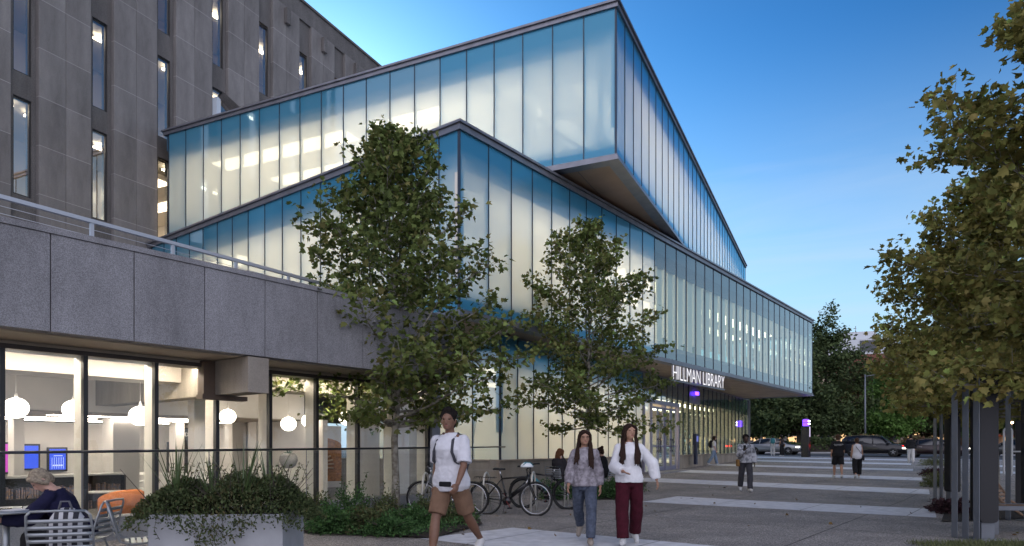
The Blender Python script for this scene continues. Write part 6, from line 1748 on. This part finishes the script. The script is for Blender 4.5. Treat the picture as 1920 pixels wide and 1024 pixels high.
C_tie = cloth('grey_tie_dye', (.16,.17,.19), .3, 9, c2=(.50,.51,.55), ramp=(.42,.60)); C_char = cloth('charcoal_trousers', (.055,.055,.065), .12); C_dark = cloth('dark_jacket', (.03,.028,.032), .1); C_teal = cloth('teal_canvas', (.05,.20,.23), .15); C_offw = cloth('off_white_trousers', (.5,.5,.5), .06); C_tan = cloth('tan_leather', (.25,.14,.05), .1)
def feet(px, Y, dx=0): g = gat(px, Y); return (g.x+dx, g.y, zg(g.x, g.y))
# man in white t-shirt
t, I = person('man in white t-shirt and khaki shorts striding past the bicycles', feet(846, 8.2), face(846, -28), 1.85, 'brown', ('tshirt', C_white, .034, -.12, .88, .016), ('shorts', C_khaki, .004, .86), ('curly', H_blk), dict(hl=-24, kl=22, hr=20, kr=8, al=14, el=24, ar=-16, er=20, abl=9, abr=12, turn=18, lean=3, curl=.5), vox=.010, sex='m')
backpack(t, I, C_char, .15, .42)
mb = MB(); p = I['up'](Vector((0,.150,-.02))); mb.bbox(p.x-.10,p.y-.02,p.z-.03,p.x+.06,p.y+.03,p.z+.03,.012); mb.build('waist_strap', C_black, t)
# woman in grey fleece
t, I = person('woman in mottled grey fleece and blue jeans with long dark hair, left of the pair', feet(1096, 9.8), face(1096, -10), 1.63, 'tan', ('sweater', C_fleece, .032, -.08, 1.86, .014), ('trousers', C_denim, .012, .96), ('long', H_dbr), dict(hl=14, kl=4, hr=-20, kr=30, al=-10, el=18, ar=12, er=18, abl=13, abr=12, turn=14, nod=-2, lean=2, hairlen=.34, hside=1, shoe=cloth('beige_shoe', (.30,.26,.22), .05)), vox=.010)
mb = MB(); hp = I['hp']
for sd in (-1,1): mb.tube([hp(sd*.031+.018*math.cos(a), .098, .008+.015*math.sin(a)) for a in [k*math.pi/6 for k in range(12)]], .0018, 5, closed=True); mb.tube([hp(sd*.05,.096,.012), hp(sd*.08,.03,.010)], .0018, 5)
mb.tube([hp(-.012,.102,.01), hp(.012,.102,.01)], .0018, 5); mb.build('glasses', C_black, t)
# woman in white blouse
t, I = person('woman in loose white blouse and maroon trousers with long dark hair', feet(1180, 9.65), face(1180, -6), 1.69, 'tan', ('blouse', C_blouse, .032, -.06, 1.94, .022), ('trousers', C_maroon, .026, .98), ('long', H_dbr), dict(hl=-12, kl=16, hr=12, kr=4, al=-8, el=12, ar=14, er=62, abl=38, abr=14, yr=32, turn=20, nod=-4, lean=2, hairlen=.36), vox=.010)
backpack(t, I, C_dark, .13, .38, .10)
# man in tie-dye sweatshirt
t, I = person('person in grey tie-dye sweatshirt and charcoal trousers walking alone toward the camera', feet(1398, 20.6), face(1398, -8), 1.70, 'dark', ('sweatshirt', C_tie, .045, -.07, 1.92, .026), ('trousers', C_char, .020, .98), ('curly', H_blk), dict(hl=14, kl=5, hr=-14, kr=18, al=-8, el=20, ar=30, er=95, yr=30, abl=12, abr=8, turn=8), vox=.013, sex='m')
mb = MB(); w_ = I['arms'][1][2]; mb.bbox(w_.x-.05,w_.y+.02,w_.z+.0,w_.x+.03,w_.y+.035,w_.z+.14,.005); mb.build('phone', C_black, t)
bag_strap(t, I, C_tan, 1)
# couple from behind
t, I = person('man in black t-shirt with white lettering on the back and black shorts walking away', feet(1571, 27.2), R(-14), 1.72, 'tan', ('tshirt', C_black, .040, -.10, .95, .025), ('shorts', C_black, .020, .92), ('short', H_br), dict(hl=12, kl=4, hr=-10, kr=14, al=-8, ar=8, abl=10, abr=10), vox=.014, sex='m')
up = I['up']; mb = MB()
p = up(Vector((0,-.172,.38))); pts = []
for k in range(60):
    f = k/59; x = -.17+.34*f; pts.append((p.x+x, p.y+.9*x*x-.004, p.z+.022*math.sin(f*44)*(1.5 if k < 8 else 1)+.02*f))
mb.tube(pts, .0055, 5); mb.tube([(p.x-.15,p.y+.018,p.z-.04),(p.x+.12,p.y+.010,p.z-.025)], .005, 5); mb.build('back_lettering', C_offw, t)
t, I = person('woman in white sleeveless top and black trousers walking away beside the man in black', feet(1607, 27.0), R(-18), 1.60, 'tan', ('vest', C_white, .030, -.10, 0, 0), ('trousers', C_black, .030, .80), ('short', H_br), dict(hl=-14, kl=20, hr=14, kr=4, al=-6, ar=10, abl=12, abr=12), vox=.014)
bag_strap(t, I, C_dark, 1)
# girl at the hall wall
t, I = person('young woman with black backpack and jeans walking along the hall plinth', feet(1338, 38.6), R(-100), 1.66, 'pale', ('top', C_white, .03, -.05, .9, .02), ('trousers', cloth('light_denim', (.20,.27,.38), .1), .022, .98), ('long', H_dbr), dict(hl=16, kl=5, hr=-14, kr=18, hairlen=.25), vox=.02)
backpack(t, I, C_black, .17, .44, .17)
# pair at the far kerb
t, I = person('person in white trousers with a teal backpack standing at the far kerb', feet(1449, 57.0), R(-20), 1.68, 'tan', ('top', C_offw, .03, -.05, .9, .02), ('trousers', C_offw, .022, .98), ('short', H_br), dict(hl=6, kl=3, hr=-6, kr=6), vox=.025)
backpack(t, I, C_teal, .18, .46, .17)
t, I = person('person in dark clothes with a tan shoulder bag standing at the far kerb', feet(1466, 56.4), R(30), 1.70, 'tan', ('top', C_dark, .03, -.05, .3, .01), ('trousers', C_black, .03, .98), ('long', H_blk), dict(hl=3, kl=3, hr=-3, kr=4, hairlen=.25), vox=.025)
bag_strap(t, I, C_tan, 1)
t, I = person('person in black jacket and white trousers near the farthest shrubs of the right strip', feet(1708, 42.0), R(-30), 1.72, 'tan', ('jacket', C_black, .05, -.06, 1.9, .03), ('trousers', C_offw, .030, .98), ('short', H_blk), dict(hl=6, kl=3, hr=-6, kr=8), vox=.02, sex='m')
# someone glimpsed behind the walking couple's left
# seated pair beyond the bicycles
SIT = dict(sit=True, hl=86, kl=84, hr=84, kr=86, al=18, el=62, ar=18, er=62, lean=8)
def seated(label, px, Y, rz, *a, chair_label=None, seat=.45, **k):
    g = gat(px, Y); t, I = person(label, (g.x, g.y, g.z), rz, *a, **k)
    return t, I
g = gat(1046, 19.0)
t, I = seated('seated woman with auburn hair and dark jacket, back turned, beyond the bicycles', 1046, 19.0, R(-35), 1.72, 'pale', ('jacket', C_dark, .04, -.04, 1.9, .02), ('trousers', C_black, .02, .98), ('long', H_auburn), dict(SIT, hairlen=.22), vox=.016)
c1 = cafe_chair((t.location.x, t.location.y, t.location.z), R(-35), 'slatted steel chair carrying the auburn haired woman', 'slatted steel chairs beyond the bicycles')
g = gat(1133, 20.2)
t, I = seated('seated person in black with dark tied-up hair, seen between the two walking women', 1133, 20.2, R(60), 1.74, 'pale', ('jumper', C_black, .04, -.04, 1.9, .02), ('trousers', C_black, .02, .98), ('bun', H_dbr), dict(SIT, nod=10), vox=.016)
c2 = cafe_chair((t.location.x, t.location.y, t.location.z), R(60), 'slatted steel chair carrying the person in black', 'slatted steel chairs beyond the bicycles')
gm = gat(1090, 20.3); cafe_table(gm.x, gm.y, .74, .38, 'round steel table between the two seated people beyond the bicycles')
# ---- writing woman and her table
TX, TY, TH = -4.98, 6.72, .765
cafe_table(TX, TY, TH, .40, 'round steel cafe table at the left edge where the woman is writing')
wr_loc = Vector((-4.40, 6.95, 0)); wrz = R(103)
t, I = person('woman in navy sweatshirt with an ash blonde braid bent over her writing at the left', wr_loc, wrz, 1.62, 'pale', ('sweatshirt', C_navy, .036, -.08, 1.88, .026), ('trousers', C_black, .02, .98), ('braid', H_bl), dict(sit=True, hl=84, kl=84, hr=84, kr=80, al=40, el=46, ar=38, er=56, abl=14, abr=10, yl=10, yr=18, lean=30, nod=36, turn=26, curl=.6), vox=.009)
chairA = cafe_chair((-4.38, 6.95, 0), R(96), 'slatted steel chair the writing woman sits on')
chairB = cafe_chair((-3.42, 5.10, 0), R(18), 'slatted steel chair in the foreground with a striped bag on it')
chairD = cafe_chair((-3.55, 6.95, 0), R(-60), 'empty slatted steel chair half hidden by the left end of the planter')
chairD.location = (*gat(268, 6.9)[:2], 0)
pB = at(130, 990, 6.05); chairB.location = (pB.x, pB.y, 0)
# laptop
lp = at(8, 962, 5.85)
t = empty('laptop', (TX-.04, TY-.16, TH), R(95), 'open black laptop on the cafe table at the left edge', 'laptop')
mb = MB(); mb.bbox(-.16,-.11,.001,.16,.11,.016,.004); mb.build('base', M_blk, t)
mb = MB(); mb.M = Matrix.Translation((0,.11,.016)) @ Matrix.Rotation(R(-12), 4, 'X'); mb.bbox(-.16,-.006,0,.16,.004,.215,.003); mb.build('lid', M_blk, t)
t = empty('notebook', (TX+.20, TY-.07, TH), R(70), 'open notebook under the writing woman\'s hand', 'notebook')
mb = MB(); mb.bbox(-.15,-.10,.001,-.003,.10,.010,.002); mb.bbox(.003,-.10,.001,.15,.10,.010,.002); mb.build('pages', cloth('paper_white', (.6,.6,.62), .02), t)
hand = I['arms'][1][2] if 1 in I['arms'] else None
t = empty('pen', (TX+.17, TY-.02, TH+.012), R(20), 'slim pen over the open notebook', 'pen')
mb = MB(); mb.tube([(0,0,0),(.04,.03,.12)], .004, 6); mb.build('barrel', M_blk, t)
mb = MB(); mb.tube([(0,0,0),(-.002,-.0015,-.008)], [.003,.001], 6); mb.build('tip', M_chrome, t)
# striped bag on chair B
t = empty('striped_bag', (chairB.location.x, chairB.location.y, .445), R(18), 'black and white striped rucksack slumped on the foreground chair', 'bag')
mb = MB(); rings = []
for f in (0,.1,.35,.7,.9,1.0): k = (.6,.95,1,.88,.6,.25)[(0,.1,.35,.7,.9,1.0).index(f)]; rings.append((Vector((0,-.02-.04*f,.40*f)), Vector((.17*k,0,0)), Vector((0,.11*k,0))))
mb.loft(rings)
sm = bpy.data.materials.new('striped_canvas'); sm.use_nodes = True; n_ = sm.node_tree; wv = n_.nodes.new('ShaderNodeTexWave'); wv.inputs['Scale'].default_value = 4.2; wv.inputs['Distortion'].default_value = 1.2; wv.inputs['Detail'].default_value = 0
tcn = n_.nodes.new('ShaderNodeTexCoord'); n_.links.new(tcn.outputs['Object'], wv.inputs['Vector']); cr = n_.nodes.new('ShaderNodeValToRGB'); cr.color_ramp.interpolation = 'CONSTANT'; cr.color_ramp.elements[1].position = .55; cr.color_ramp.elements[0].color = (.03,.03,.04,1); cr.color_ramp.elements[1].color = (.5,.5,.52,1)
n_.links.new(wv.outputs['Fac'], cr.inputs['Fac']); n_.links.new(cr.outputs['Color'], n_.nodes['Principled BSDF'].inputs['Base Color']); n_.nodes['Principled BSDF'].inputs['Roughness'].default_value = .85
remesh(mb, 'bag_body', sm, t, .012, fold=.008, smooth=2)
mb = MB(); mb.tube([(-.06,-.10,.36),(-.03,-.12,.46),(.03,-.12,.46),(.06,-.10,.36)], .010, 8); mb.tube([(-.10,.10,.32),(-.13,.14,.15),(-.12,.10,.03)], .014, 8); mb.build('straps', cloth('grey_webbing', (.12,.12,.14), .1), t)
